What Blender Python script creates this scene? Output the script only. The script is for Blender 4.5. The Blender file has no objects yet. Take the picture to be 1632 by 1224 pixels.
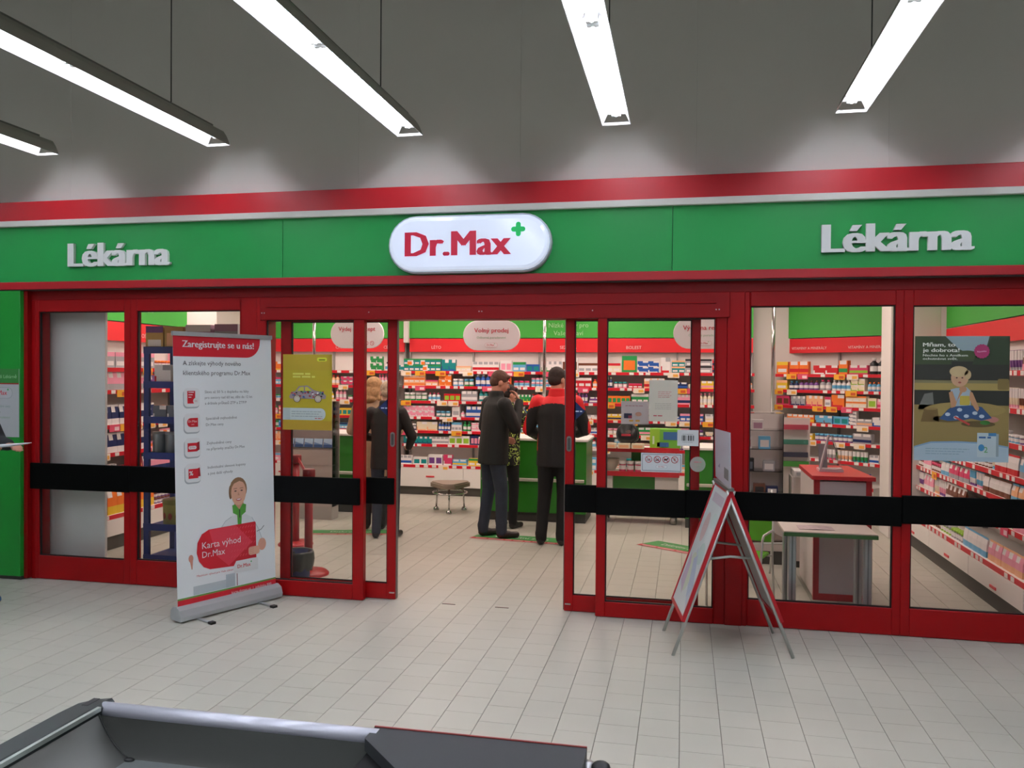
import bpy, math, random
from mathutils import Vector, Matrix
R = math.radians
sc = bpy.context.scene
COL = sc.collection
# ---------------------------------------------------------------- camera
cam_d = bpy.data.cameras.new('camera'); cam = bpy.data.objects.new('camera', cam_d); COL.objects.link(cam)
F = 1321.0
dY = Vector((274, 15, -F)).normalized()
dX = Vector((6374, -66, F)); dX = (dX - dY * dX.dot(dY)).normalized()
dZ = dX.cross(dY)
CAMROT = Matrix((dX, dY, dZ))            # rows: world axes in camera space -> camera axes in world columns
cam.matrix_world = Matrix.Translation((0, 0, 1.70)) @ CAMROT.to_4x4()
cam_d.sensor_width = 36; cam_d.lens = 36 * F / 1632; cam_d.clip_start = 0.05; cam_d.clip_end = 100
sc.camera = cam
# ---------------------------------------------------------------- world, exposure
w = bpy.data.worlds.new('world'); sc.world = w; w.use_nodes = True
w.node_tree.nodes['Background'].inputs[0].default_value = (0.80, 0.86, 0.82, 1)
w.node_tree.nodes['Background'].inputs[1].default_value = WORLD = 0.16
sc.view_settings.view_transform = 'Standard'; sc.view_settings.look = 'None'
sc.view_settings.gamma = 1; sc.view_settings.use_curve_mapping = False
sc.view_settings.exposure = 0.0
TUBE = 30.0         # strength of the hall's fluorescent tubes
SHOP = 19.0         # strength of the shop's ceiling panels
# ---------------------------------------------------------------- materials
_m = {}
def lin(h):
    h = h.lstrip('#'); c = [int(h[i:i + 2], 16) / 255 for i in (0, 2, 4)]
    return tuple(x / 12.92 if x <= 0.04045 else ((x + 0.055) / 1.055) ** 2.4 for x in c)
def mat(hexc, rough=0.5, metal=0.0, emit=0.0, coat=0.0, noise=0.0, nscale=20.0, bump=0.0, spec=0.5):
    key = (hexc, rough, metal, emit, coat, noise, nscale, bump, spec)
    if key in _m: return _m[key]
    m = bpy.data.materials.new('m_' + hexc.strip('#') + '_%d' % len(_m)); m.use_nodes = True
    nt = m.node_tree; b = nt.nodes['Principled BSDF']; c = lin(hexc)
    b.inputs['Base Color'].default_value = (*c, 1); b.inputs['Roughness'].default_value = rough
    b.inputs['Metallic'].default_value = metal; b.inputs['Specular IOR Level'].default_value = spec
    if coat: b.inputs['Coat Weight'].default_value = coat
    if emit:
        b.inputs['Emission Color'].default_value = (*c, 1); b.inputs['Emission Strength'].default_value = emit
    if noise or bump:
        tc = nt.nodes.new('ShaderNodeTexCoord'); n = nt.nodes.new('ShaderNodeTexNoise'); n.inputs['Scale'].default_value = nscale
        n.inputs['Detail'].default_value = 4
        nt.links.new(tc.outputs['Object'], n.inputs['Vector'])
        if noise:
            r = nt.nodes.new('ShaderNodeValToRGB')
            r.color_ramp.elements[0].position = 0.3; r.color_ramp.elements[1].position = 0.7
            r.color_ramp.elements[0].color = (*[x * (1 - noise) for x in c], 1)
            r.color_ramp.elements[1].color = (*[min(1, x * (1 + noise)) for x in c], 1)
            nt.links.new(n.outputs['Fac'], r.inputs['Fac']); nt.links.new(r.outputs['Color'], b.inputs['Base Color'])
        if bump:
            bp = nt.nodes.new('ShaderNodeBump'); bp.inputs['Strength'].default_value = bump; bp.inputs['Distance'].default_value = 0.01
            nt.links.new(n.outputs['Fac'], bp.inputs['Height']); nt.links.new(bp.outputs['Normal'], b.inputs['Normal'])
    _m[key] = m
    return m
def glass_mat(name='glass', tint=(1, 1, 1), refl=1.45):
    if name in _m: return _m[name]
    m = bpy.data.materials.new(name); m.use_nodes = True; nt = m.node_tree; nt.nodes.clear()
    o = nt.nodes.new('ShaderNodeOutputMaterial'); mx = nt.nodes.new('ShaderNodeMixShader')
    t = nt.nodes.new('ShaderNodeBsdfTransparent'); g = nt.nodes.new('ShaderNodeBsdfGlossy'); f = nt.nodes.new('ShaderNodeFresnel')
    t.inputs[0].default_value = (*tint, 1); g.inputs['Roughness'].default_value = 0.02; f.inputs[0].default_value = refl
    nt.links.new(f.outputs[0], mx.inputs[0]); nt.links.new(t.outputs[0], mx.inputs[1]); nt.links.new(g.outputs[0], mx.inputs[2])
    nt.links.new(mx.outputs[0], o.inputs[0]); _m[name] = m
    return m
GLASS = glass_mat('glass', (0.985, 0.99, 0.985), 1.25)
PLEXI = glass_mat('plexi', (0.93, 0.93, 0.93), 1.4)
RED = mat('#98060b', 0.38, noise=0.05, nscale=3, spec=.25)
REDD = mat('#86060a', 0.4, spec=.25)
SHELFRED = mat('#d81226', 0.4)
BAND = mat('#e3202a', 0.5)
GREEN = mat('#0a9341', 0.45, noise=0.04, nscale=2)
SGREEN = mat('#3fae3d', 0.5)
CGREEN = mat('#2f8a22', 0.45)
WHITE = mat('#e8e4e0', 0.55)
OFFW = mat('#d9d5cf', 0.6, noise=0.02, nscale=4)
BLACK = mat('#030404', 0.5, spec=.1)
RUBBER = mat('#0b0c0d', 0.5)
DKGREY = mat('#3a3835', 0.6)
CHROME = mat('#c8c8c8', 0.15, 1.0)
ALU = mat('#b4b8ba', 0.4, 0.45)
STEEL = mat('#9a9c98', 0.38, 1.0, noise=0.05, nscale=3)
SKIN = mat('#c98f78', 0.5, noise=0.04, nscale=12)
# ---------------------------------------------------------------- mesh helpers
class MB:
    def __init__(s): s.v = []; s.f = []; s.mi = []; s.mats = []; s.smooth = []
    def _m(s, m):
        if m not in s.mats: s.mats.append(m)
        return s.mats.index(m)
    def add(s, vs, fs, m, M=None, smooth=False):
        k = len(s.v); i = s._m(m)
        s.v += [tuple(M @ Vector(v)) if M else tuple(v) for v in vs]
        for f in fs: s.f.append([k + a for a in f]); s.mi.append(i); s.smooth.append(smooth)
        return s
    def box(s, x0, x1, y0, y1, z0, z1, m, M=None):
        vs = [(x, y, z) for x in (x0, x1) for y in (y0, y1) for z in (z0, z1)]
        return s.add(vs, [(0, 1, 3, 2), (4, 6, 7, 5), (0, 4, 5, 1), (2, 3, 7, 6), (0, 2, 6, 4), (1, 5, 7, 3)], m, M)
    def bbox(s, x0, x1, y0, y1, z0, z1, m, b=0.005, M=None):
        "box with all twelve edges chamfered by b"
        vs = []; idx = {}
        X = (x0, x1); Y = (y0, y1); Z = (z0, z1)
        for i in (0, 1):
            for j in (0, 1):
                for k in (0, 1):
                    sx = b if i == 0 else -b; sy = b if j == 0 else -b; sz = b if k == 0 else -b
                    for a, p in (('x', (X[i], Y[j] + sy, Z[k] + sz)), ('y', (X[i] + sx, Y[j], Z[k] + sz)), ('z', (X[i] + sx, Y[j] + sy, Z[k]))):
                        idx[a, i, j, k] = len(vs); vs.append(p)
        fs = []
        for i in (0, 1):
            fs.append([idx['x', i, j, k] for j, k in ((0, 0), (0, 1), (1, 1), (1, 0))])
            fs.append([idx['y', j, i, k] for j, k in ((0, 0), (0, 1), (1, 1), (1, 0))])
            fs.append([idx['z', j, k, i] for j, k in ((0, 0), (0, 1), (1, 1), (1, 0))])
            for j in (0, 1):
                fs.append([idx['x', i, j, 0], idx['x', i, j, 1], idx['y', i, j, 1], idx['y', i, j, 0]])
                fs.append([idx['x', i, 0, j], idx['x', i, 1, j], idx['z', i, 1, j], idx['z', i, 0, j]])
                fs.append([idx['y', 0, i, j], idx['y', 1, i, j], idx['z', 1, i, j], idx['z', 0, i, j]])
                for k in (0, 1): fs.append([idx['x', i, j, k], idx['y', i, j, k], idx['z', i, j, k]])
        return s.add(vs, fs, m, M)
    def bar(s, p, q, wx, wy, m, up=(0, 0, 1)):
        p = Vector(p); q = Vector(q); d = (q - p); L = d.length; d.normalize()
        u = Vector(up); 
        if abs(d.dot(u)) > 0.95: u = Vector((0, 1, 0))
        a = d.cross(u).normalized(); b = a.cross(d)
        M = Matrix((a, b, d)).transposed().to_4x4(); M.translation = p
        return s.box(-wx / 2, wx / 2, -wy / 2, wy / 2, 0, L, m, M)
    def tube(s, pts, r, m, n=10, cap=True):
        pts = [Vector(p) for p in pts]; rings = []; vs = []; fs = []
        rs = r if isinstance(r, (list, tuple)) else [r] * len(pts)
        prev = None
        for i, p in enumerate(pts):
            d = ((pts[i + 1] - p).normalized() if i + 1 < len(pts) else Vector()) + ((p - pts[i - 1]).normalized() if i else Vector())
            d.normalize()
            if prev is None:
                a = d.cross(Vector((0, 0, 1)))
                if a.length < 0.1: a = d.cross(Vector((1, 0, 0)))
            else: a = prev - d * prev.dot(d)
            a.normalize(); prev = a; b = d.cross(a)
            for k in range(n):
                t = 2 * math.pi * k / n; vs.append(p + (a * math.cos(t) + b * math.sin(t)) * rs[i])
        for i in range(len(pts) - 1):
            for k in range(n): fs.append((i * n + k, i * n + (k + 1) % n, (i + 1) * n + (k + 1) % n, (i + 1) * n + k))
        if cap: fs.append(tuple(range(n))[::-1]); fs.append(tuple((len(pts) - 1) * n + k for k in range(n)))
        return s.add(vs, fs, m, smooth=True)
    def lathe(s, prof, m, n=16, M=None, mats=None, sy=1.0):
        vs = []; i0 = len(s.f)
        for r, z in prof:
            for k in range(n):
                t = 2 * math.pi * k / n; vs.append((r * math.cos(t), r * math.sin(t) * sy, z))
        for i in range(len(prof) - 1):
            fs = [(i * n + k, i * n + (k + 1) % n, (i + 1) * n + (k + 1) % n, (i + 1) * n + k) for k in range(n)]
            if i == 0: s.add(vs, fs, (mats or [m] * 99)[0], M, True); base = len(s.v) - len(vs)
            else:
                mi = s._m((mats or [m] * 99)[i])
                for f in fs: s.f.append([base + a for a in f]); s.mi.append(mi); s.smooth.append(True)
        for ring, mm in ((0, (mats or [m])[0]), (len(prof) - 1, (mats or [m])[min(len(prof) - 2, len(mats) - 1 if mats else 0)])):
            s.f.append([base + ring * n + k for k in range(n)]); s.mi.append(s._m(mm)); s.smooth.append(False)
        return s
    def prism(s, pts, z0, z1, m, M=None):
        "polygon in local xy extruded along z"
        n = len(pts)
        vs = [(x, y, z0) for x, y in pts] + [(x, y, z1) for x, y in pts]
        fs = [tuple(range(n))[::-1], tuple(range(n, 2 * n))] + [(i, (i + 1) % n, n + (i + 1) % n, n + i) for i in range(n)]
        return s.add(vs, fs, m, M)
    def ell(s, c, r, m, n=12, k=8, M=None):
        vs = []; fs = []
        for i in range(k + 1):
            a = math.pi * i / k
            for j in range(n):
                t = 2 * math.pi * j / n
                p = Vector((r[0] * math.sin(a) * math.cos(t), r[1] * math.sin(a) * math.sin(t), r[2] * math.cos(a)))
                if M: p = M @ p
                vs.append(p + Vector(c))
        for i in range(k):
            for j in range(n): fs.append((i * n + j, (i + 1) * n + j, (i + 1) * n + (j + 1) % n, i * n + (j + 1) % n))
        return s.add(vs, fs, m, smooth=True)
    def mesh(s, name):
        me = bpy.data.meshes.new(name); me.from_pydata(s.v, [], s.f)
        for m in s.mats: me.materials.append(m)
        me.polygons.foreach_set('material_index', s.mi); me.polygons.foreach_set('use_smooth', s.smooth)
        me.update(); return me
    def build(s, name, parent=None, **kw):
        return link(name, s.mesh(name), parent, **kw)
def link(name, data, parent=None, label=None, cat=None, group=None, kind=None, loc=None, M=None):
    o = bpy.data.objects.new(name, data); COL.objects.link(o)
    if parent: o.parent = parent
    if loc: o.location = loc
    if M: o.matrix_local = M
    if label: o['label'] = label
    if cat: o['category'] = cat
    if group: o['group'] = group
    if kind: o['kind'] = kind
    return o
def thing(name, label, cat, loc=(0, 0, 0), rz=0, group=None):
    o = link(name, None, None, label, cat, group); o.location = loc; o.rotation_euler = (0, 0, rz)
    o.empty_display_size = 0.1
    return o
def struct(name, mb=None, parent=None):
    if mb is None: o = link(name, None, parent)
    else: o = mb.build(name, parent)
    if parent is None: o['kind'] = 'structure'
    return o
# ---- flat print
_tc = {}
def text_mesh(body):
    key = body
    if key in _tc: return _tc[key]
    cu = bpy.data.curves.new('t', 'FONT'); cu.body = body; cu.resolution_u = 2; cu.size = 1
    ob = bpy.data.objects.new('t', cu)
    me = ob.to_mesh()
    vs = [v.co.copy() for v in me.vertices]; fs = [tuple(p.vertices) for p in me.polygons]
    ob.to_mesh_clear(); bpy.data.objects.remove(ob); bpy.data.curves.remove(cu)
    x0 = min(v.x for v in vs); x1 = max(v.x for v in vs)
    _tc[key] = (vs, fs, x0, x1)
    return _tc[key]
_h = text_mesh('H'); CAPH = max(v.y for v in _h[0])
class Canvas:
    "flat print on a sheet: u to the right, v up, in metres from the origin; layers stand 0.3 mm proud of each other"
    def __init__(s, O, ux, uy, gap=0.0004):
        s.O = Vector(O); s.ux = Vector(ux).normalized(); s.uy = Vector(uy).normalized(); s.n = s.ux.cross(s.uy); s.mb = MB(); s.gap = gap
    def P(s, u, v, l): return s.O + s.ux * u + s.uy * v + s.n * (s.gap * (l + 1))
    def poly(s, pts, c, l=0):
        m = c if not isinstance(c, str) else mat(c, 0.5)
        s.mb.add([s.P(u, v, l) for u, v in pts], [tuple(range(len(pts)))], m); return s
    def rect(s, u0, v0, u1, v1, c, l=0): return s.poly([(u0, v0), (u1, v0), (u1, v1), (u0, v1)], c, l)
    def ell(s, u, v, ru, rv, c, l=0, n=20, rot=0.0, a0=0, a1=360):
        pts = []
        for k in range(n + (a1 - a0 < 360)):
            t = R(a0 + (a1 - a0) * k / n); x = ru * math.cos(t); y = rv * math.sin(t)
            pts.append((u + x * math.cos(rot) - y * math.sin(rot), v + x * math.sin(rot) + y * math.cos(rot)))
        return s.poly(pts, c, l)
    def ring(s, u, v, r, w, c, l=0, n=20):
        for k in range(n):
            a = 2 * math.pi * k / n; b = 2 * math.pi * (k + 1) / n
            s.poly([(u + r * math.cos(a), v + r * math.sin(a)), (u + r * math.cos(b), v + r * math.sin(b)),
                    (u + (r - w) * math.cos(b), v + (r - w) * math.sin(b)), (u + (r - w) * math.cos(a), v + (r - w) * math.sin(a))], c, l)
        return s
    def rr(s, u0, v0, u1, v1, r, c, l=0, corners=(1, 1, 1, 1), n=6):
        pts = []
        for (cx, cy, a), on in zip(((u1 - r, v1 - r, 0), (u0 + r, v1 - r, 90), (u0 + r, v0 + r, 180), (u1 - r, v0 + r, 270)), corners):
            if on:
                for k in range(n + 1): t = R(a + 90 * k / n); pts.append((cx + r * math.cos(t), cy + r * math.sin(t)))
            else: pts.append({0: (u1, v1), 90: (u0, v1), 180: (u0, v0), 270: (u1, v0)}[a])
        return s.poly(pts, c, l)
    def line(s, pts, w, c, l=0):
        for (a, b), (d, e) in zip(pts, pts[1:]):
            L = math.hypot(d - a, e - b) or 1; nx = -(e - b) / L * w / 2; ny = (d - a) / L * w / 2
            s.poly([(a + nx, b + ny), (a - nx, b - ny), (d - nx, e - ny), (d + nx, e + ny)], c, l)
        return s
    def text(s, t, u, v, h, c, l=1, w=None, bold=0.0, align='l', rot=0.0):
        "cap height h, optional total width w"
        vs, fs, x0, x1 = text_mesh(t); k = h / CAPH; kx = (w / (x1 - x0)) if w else k
        W = kx * (x1 - x0); off = {'l': 0, 'c': -W / 2, 'r': -W}[align]
        m = mat(c, 0.5) if isinstance(c, str) else c
        for q, sx in enumerate((-bold, 0, bold) if bold else (0,)):
            out = []
            for p in vs:
                a = (p.x - x0 + sx) * kx + off; b = p.y * k
                out.append(s.P(u + a * math.cos(rot) - b * math.sin(rot), v + a * math.sin(rot) + b * math.cos(rot), l + q * .2))
            s.mb.add(out, fs, m)
        return s
    def greek(s, u, v, w, h, c, l=1, seed=0):
        "a line too small to read in the photograph: word-long strokes"
        rg = random.Random(seed * 7 + int(u * 1000)); x = u
        while x < u + w:
            k = min(rg.uniform(1.5, 5) * h, u + w - x); s.rect(x, v, x + k, v + h * 0.7, c, l); x += k + h * 0.6
        return s
    def logo(s, u, v, w, c='#c8102e', g='#1e9e4a', l=1):
        "the shop's word mark, baseline at v, width w without the plus"
        h = w * 0.235
        s.text('Dr.Max', u, v, h, c, l, w=w, bold=0.015)
        x = u + w * 1.06; y = v + h * 1.2; a = h * 0.26; b = h * 0.09
        s.rr(x - a, y - b, x + a, y + b, b * 0.9, g, l, n=3); s.rr(x - b, y - a, x + b, y + a, b * 0.9, g, l + 0.3, n=3)
        return s
    def build(s, name='print', parent=None):
        o = s.mb.build(name, None)
        if parent:
            o.parent = parent; o.matrix_parent_inverse = parent.matrix_basis.inverted()
        return o
def adopt(o, parent):
    "parent o (built in world coordinates) keeping it where it is"
    o.parent = parent; o.matrix_parent_inverse = parent.matrix_basis.inverted(); return o
# ================================================================ STRUCTURE
FY = 5.80                                            # facade plane
# ---- floor: grout bed and single tiles (0.1925 x 0.2, running bond along the depth)
TW, TL, G = 0.1925, 0.20, 0.0012
def tile_mat():
    m = bpy.data.materials.new('floor_tile'); m.use_nodes = True; nt = m.node_tree; b = nt.nodes['Principled BSDF']
    geo = nt.nodes.new('ShaderNodeNewGeometry'); oi = nt.nodes.new('ShaderNodeObjectInfo')
    ad = nt.nodes.new('ShaderNodeMath'); ad.operation = 'ADD'; fr = nt.nodes.new('ShaderNodeMath'); fr.operation = 'FRACT'
    nt.links.new(geo.outputs['Random Per Island'], ad.inputs[0]); nt.links.new(oi.outputs['Random'], ad.inputs[1]); nt.links.new(ad.outputs[0], fr.inputs[0])
    r = nt.nodes.new('ShaderNodeValToRGB'); r.color_ramp.elements[0].color = (*lin('#b6b5a9'), 1); r.color_ramp.elements[1].color = (*lin('#b9b8ac'), 1)
    nt.links.new(fr.outputs[0], r.inputs[0])
    n = nt.nodes.new('ShaderNodeTexNoise'); n.inputs['Scale'].default_value = 1.1; n.inputs['Detail'].default_value = 6
    nt.links.new(geo.outputs['Position'], n.inputs['Vector'])
    r2 = nt.nodes.new('ShaderNodeValToRGB'); r2.color_ramp.elements[0].position = .35; r2.color_ramp.elements[1].position = .65
    r2.color_ramp.elements[0].color = (.93, .93, .93, 1); r2.color_ramp.elements[1].color = (1, 1, 1, 1)
    nt.links.new(n.outputs['Fac'], r2.inputs[0])
    mx = nt.nodes.new('ShaderNodeMix'); mx.data_type = 'RGBA'; mx.blend_type = 'MULTIPLY'; mx.inputs[0].default_value = 1
    nt.links.new(r.outputs[0], mx.inputs[6]); nt.links.new(r2.outputs[0], mx.inputs[7]); nt.links.new(mx.outputs[2], b.inputs['Base Color'])
    b.inputs['Roughness'].default_value = 0.42
    return m
TILE = tile_mat(); GROUT = mat('#6f6a60', 0.8)
floor = struct('floor', MB().box(-7.2, 3.6, -4.5, 12.0, -0.12, -0.004, GROUT))
def tile_geo(mb, x, y, l, w):
    g = G; c = 0.0015
    h = .0005; vs = [(x + g, y + h, -.004), (x + w - g, y + h, -.004), (x + w - g, y + l - h, -.004), (x + g, y + l - h, -.004),
          (x + g + c * .5, y + h + c * .5, 0), (x + w - g - c * .5, y + h + c * .5, 0), (x + w - g - c * .5, y + l - h - c * .5, 0), (x + g + c * .5, y + l - h - c * .5, 0)]
    mb.add(vs, [(4, 5, 6, 7), (0, 1, 5, 4), (1, 2, 6, 5), (2, 3, 7, 6), (3, 0, 4, 7)], TILE)
tm = MB(); tile_geo(tm, 0, 0, TL, TW); tme = tm.mesh('tile')
rg = random.Random(4)
cells = []
for i in range(-36, 19):
    x = -0.004 + TW * i; off = rg.choice((0, .5)) * TL if False else (i % 2) * TL / 2 + (i % 3) * 0.014
    for j in range(-20, 59):
        y = off + TL * j
        if y + TL > 11.9 or x + TW > 3.55 or x < -7.15: continue
        c = (dX.z, dY.z, 0)
        v = CAMROT.transposed() @ Vector((x + TW / 2, y + TL / 2, -1.70)) if False else Vector((x + TW / 2, y + TL / 2, -1.70))
        cc = Vector((0, 0, 0)); cc = dX * v.x + dY * v.y + dZ * v.z
        vis = False
        if cc.z < -0.3:
            px = 816 + F * cc.x / -cc.z; py = 612 - F * cc.y / -cc.z
            vis = -20 < px < 1650 and py < 1230 and not (py > 1150 and px < 960)
        cells.append((vis, v.length, x, y))
near = sorted([c for c in cells if c[0] and c[1] > 0 and c[3] > 1.9], key=lambda c: c[1])[:300]
keep = {(c[2], c[3]) for c in near}
for c in near:
    o = bpy.data.objects.new('tile', tme); COL.objects.link(o); o.parent = floor; o.location = (c[2], c[3], 0)
rest = MB()
for c in cells:
    if (c[2], c[3]) not in keep: tile_geo(rest, c[2], c[3], TL, TW)
o = rest.build('floor_tiles', floor); o['kind'] = 'stuff'
# ---- hall shell
WALLM = mat('#f0eee6', 0.7, noise=0.02, nscale=1.5)
wf = struct('wall_front', MB().box(-7.2, 3.6, 5.97, 6.12, 2.20, 5.2, mat('#a9a79f', 0.8)))
x = -1.18 - 1.25 * 5
while x < 3.6:                                        # tall wall boards with hairline joints
    a = max(x + .0004, -7.2); b = min(x + 1.2496, 3.6)
    if b > a: MB().bbox(a, b, 5.93, 5.975, 2.35, 5.2, WALLM, 0.0006).build('wall_panel', wf)
    x += 1.25
ceil1 = struct('ceiling', MB().box(-7.2, 3.6, -4.5, 6.12, 5.2, 5.35, mat('#8a8a82', 0.8)))
# ---- fascia
fa = struct('trim_1', MB().box(-7.2, 3.6, 5.78, 5.93, 2.37, 3.03, mat('#5a5a58', 0.8)))
for a, b in ((-7.2, -5.815), (-5.812, -2.951), (-2.948, -0.087), (-0.084, 2.777), (2.78, 3.6)):
    MB().bbox(a, b, 5.735, 5.785, 2.40, 2.842, GREEN, .001).build('fascia_panel', fa)
MB().bbox(-7.2, 3.6, 5.70, 5.79, 2.842, 2.888, mat('#dcdad2', 0.5), .003).build('white_ledge', fa)
MB().bbox(-7.2, 3.6, 5.76, 5.93, 2.888, 3.052, mat('#b8121f', 0.38, noise=.05, nscale=2), .003).build('red_band', fa)
MB().bbox(-7.2, 3.6, 5.71, 5.79, 2.34, 2.40, mat('#a50f1a', 0.38), .003).build('red_strip', fa)
MB().box(-7.2, 3.6, 5.72, 5.93, 2.335, 2.341, DKGREY).build('soffit', fa)
# ---- green pillar at the left
pl = struct('trim_2', MB().bbox(-7.2, -5.225, 5.72, 6.02, 0.03, 2.335, mat('#128a2c', 0.4, noise=.04, nscale=2), .004))
MB().box(-7.2, -5.23, 5.74, 6.0, 0.0, 0.03, DKGREY).build('plinth', pl)
MB().box(-5.225, -5.19, 5.76, 6.0, 0.01, 2.335, REDD).build('edge_strip', pl)
# ---- red header over doors and windows, posts
hd = struct('trim_3', MB().bbox(-5.19, 3.6, 5.80, 5.98, 2.262, 2.336, REDD, .003))
MB().bbox(-3.155, 0.30, 5.775, 5.99, 2.088, 2.262, REDD, .004).build('door_header', hd)
MB().bbox(-3.10, 0.21, 5.765, 5.775, 2.185, 2.192, RED, .001).build('cover_seam', hd)
for x in (-3.138, -3.118, -2.279, -1.442, -1.422, -0.628, 0.229, 0.209):
    MB().ell((x, 5.773, 2.142), (.005, .003, .005), mat('#d8d0d0', .3), 6, 4).build('screw', hd)
for a, b, z1 in ((-5.19, -5.15, 2.262), (-3.332, -3.191, 2.262), (-3.191, -3.118, 2.262), (0.213, 0.285, 2.262), (0.285, 0.398, 2.262), (0.398, 0.43, 2.262)):
    yy = {-3.332: 5.80, -3.191: 5.79, 0.285: 5.79}.get(a, 5.80)
    MB().bbox(a, b, yy, 5.96, 0.0, z1, RED, .003).build('post', hd)
# ---- windows with frame bars, pane and black bumper board
def window(name, x0, x1, gx0, gx1, zb, zt, y=5.80, th=0.06, bumper=None, kind='window', top=2.262, extra=None):
    t = struct(name)
    m = RED
    MB().bbox(x0, gx0, y, y + th, 0.004, top, m, .003).build('stile', t)
    MB().bbox(gx1, x1, y, y + th, 0.004, top, m, .003).build('stile', t)
    MB().bbox(gx0, gx1, y, y + th, 0.004, zb, m, .003).build('bottom_rail', t)
    MB().bbox(gx0, gx1, y, y + th, zt, top, m, .003).build('top_rail', t)
    MB().box(gx0 - .005, gx1 + .005, y + th * .5, y + th * .5 + .008, zb - .005, zt + .005, GLASS).build('pane', t)
    g = MB()
    for a, b, c, d in ((gx0, gx0 + .008, zb, zt), (gx1 - .008, gx1, zb, zt), (gx0, gx1, zb, zb + .008), (gx0, gx1, zt - .008, zt)):
        MB().box(a, b, y + .012, y + th * .5, c, d, RUBBER).build('gasket', t)
    if bumper:
        a, b, z0, z1, yb = bumper
        MB().bbox(a, b, y - yb, y - .001, z0, z1, BLACK, .004).build('bumper_board', t)
    return t
window('window_1', -5.15, -4.282, -5.12, -4.338, .192, 2.168, bumper=(-5.185, -4.283, .735, .945, .022))
window('window_2', -4.282, -3.332, -4.226, -3.332 + .004, .20, 2.168, bumper=(-4.281, -3.20, .742, .945, .022))
window('window_5', .43, 1.397, .436, 1.347, .180, 2.164, bumper=(.02, 1.397, .722, .912, .024))
window('window_6', 1.397, 3.2, 1.455, 3.16, .185, 2.160, bumper=(1.398, 3.2, .742, .925, .024))
window('window_3', -3.118, -2.318, -3.110, -2.402, .118, 2.089, y=5.785, th=.055, bumper=(-3.112, -2.342, .713, .912, .02), top=2.09)
window('window_4', -.592, .213, -.527, .207, .108, 2.086, y=5.785, th=.055, bumper=(-.592, .021, .719, .909, .02), top=2.09)
def leaf(name, x0, x1, gx0, gx1, bx0, bx1, hx, side):
    t = window(name, x0, x1, gx0, gx1, .118, 2.08, y=5.868, th=.045, bumper=(bx0, bx1, .715, .912, .018), top=2.088)
    h = MB(); 
    cv = Canvas((hx, 5.8675, 1.20), (1, 0, 0), (0, 0, 1), gap=.002)
    cv.rr(-.018, -.055, .018, .055, .017, mat('#9d9a94', .3, .9), 1); cv.rr(-.010, -.042, .010, .042, .009, mat('#4a4846', .4), 2)
    cv.build('finger_pull', t)
    MB().box(hx - .02, hx + .02, 5.862, 5.868, .049, .058, mat('#b9b3ae', .3, .8)).build('floor_lock', t)
    MB().box(x1 - .002 if side > 0 else x0 - .006, x1 + .006 if side > 0 else x0 + .002, 5.872, 5.905, .01, 2.08, mat('#6f6a66', .4, .6)).build('edge_seal', t)
    return t
leaf('door_1', -3.030, -2.094, -2.946, -2.163, -2.335, -2.105, -2.122, 1)
leaf('door_2', -.826, .112, -.763, .051, -.824, -.594, -.797, -1)
# door guides let into the floor
for x in (-1.675, -1.275):
    t = thing('door_guide', 'narrow dark floor slot of the sliding door, ' + ('nearer the left leaf' if x < -1.5 else 'nearer the right leaf'), 'floor guide', (x, 5.85, 0), group='door guides let into the floor tiles')
    MB().box(-.05, .05, -.006, .006, 0, .002, mat('#4a3f3c', .5)).build('slot', t)
    MB().box(-.04, .04, -.002, .002, .002, .004, mat('#a98a80', .4)).build('pin', t)
# ---- shop shell
SW = mat('#dedad6', 0.7)
bw = struct('wall_back', MB().box(-7.2, 3.6, 11.75, 11.9, 0, 3.0, SW))
lw = struct('wall_left', MB().box(-6.45, -6.35, 6.12, 11.75, 0, 3.0, SW))
rw = struct('wall_right', MB().box(3.1, 3.2, 6.12, 11.75, 0, 3.0, SW))
d = Vector((1.22, -1.07, 0)).normalized()
CO = Vector((1.02, 11.72, 0)); CD = d; CN = Vector((d.y, -d.x, 0))     # corner wall front line; CN points into the shop (towards the camera)
def frame(O, D, N):
    "matrix: local x along D, local y away from the viewer (-N), z up"
    D = Vector(D); Nn = -Vector(N)
    M = Matrix((D, Nn, Vector((0, 0, 1)))).transposed().to_4x4(); M.translation = Vector(O); return M
CF = frame(CO, CD, CN)
cw = struct('wall_corner', MB().box(0.0, 2.75, .46, .52, 0, 3.0, SW, CF))
ceil2 = struct('ceiling', MB().box(-7.2, 3.6, 6.12, 11.9, 3.0, 3.1, SW))
MB().box(-7.2, 3.6, 5.98, 6.12, 2.20, 2.36, REDD).build('inner_header', hd)
# white panelling behind the left window
pn = struct('trim_4', MB().bbox(-5.255, -4.652, 5.985, 6.015, .02, 2.20, mat('#f0f2ee', .6, noise=.02, nscale=3), .003))
MB().box(-5.20, -5.16, 6.015, 6.11, .02, 2.20, SW).build('return', pn)
# white columns at the ends of the side units and a slim pilaster in the back wall
struct('trim_5', MB().bbox(2.115, 2.60, 9.30, 9.72, 0, 3.0, SW, .004))
struct('trim_6', MB().bbox(-6.35, -5.66, 8.62, 9.3, 2.21, 3.0, SW, .004))
struct('trim_7', MB().bbox(-3.975, -3.905, 11.42, 11.7, 2.13, 3.0, SW, .004))
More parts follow.
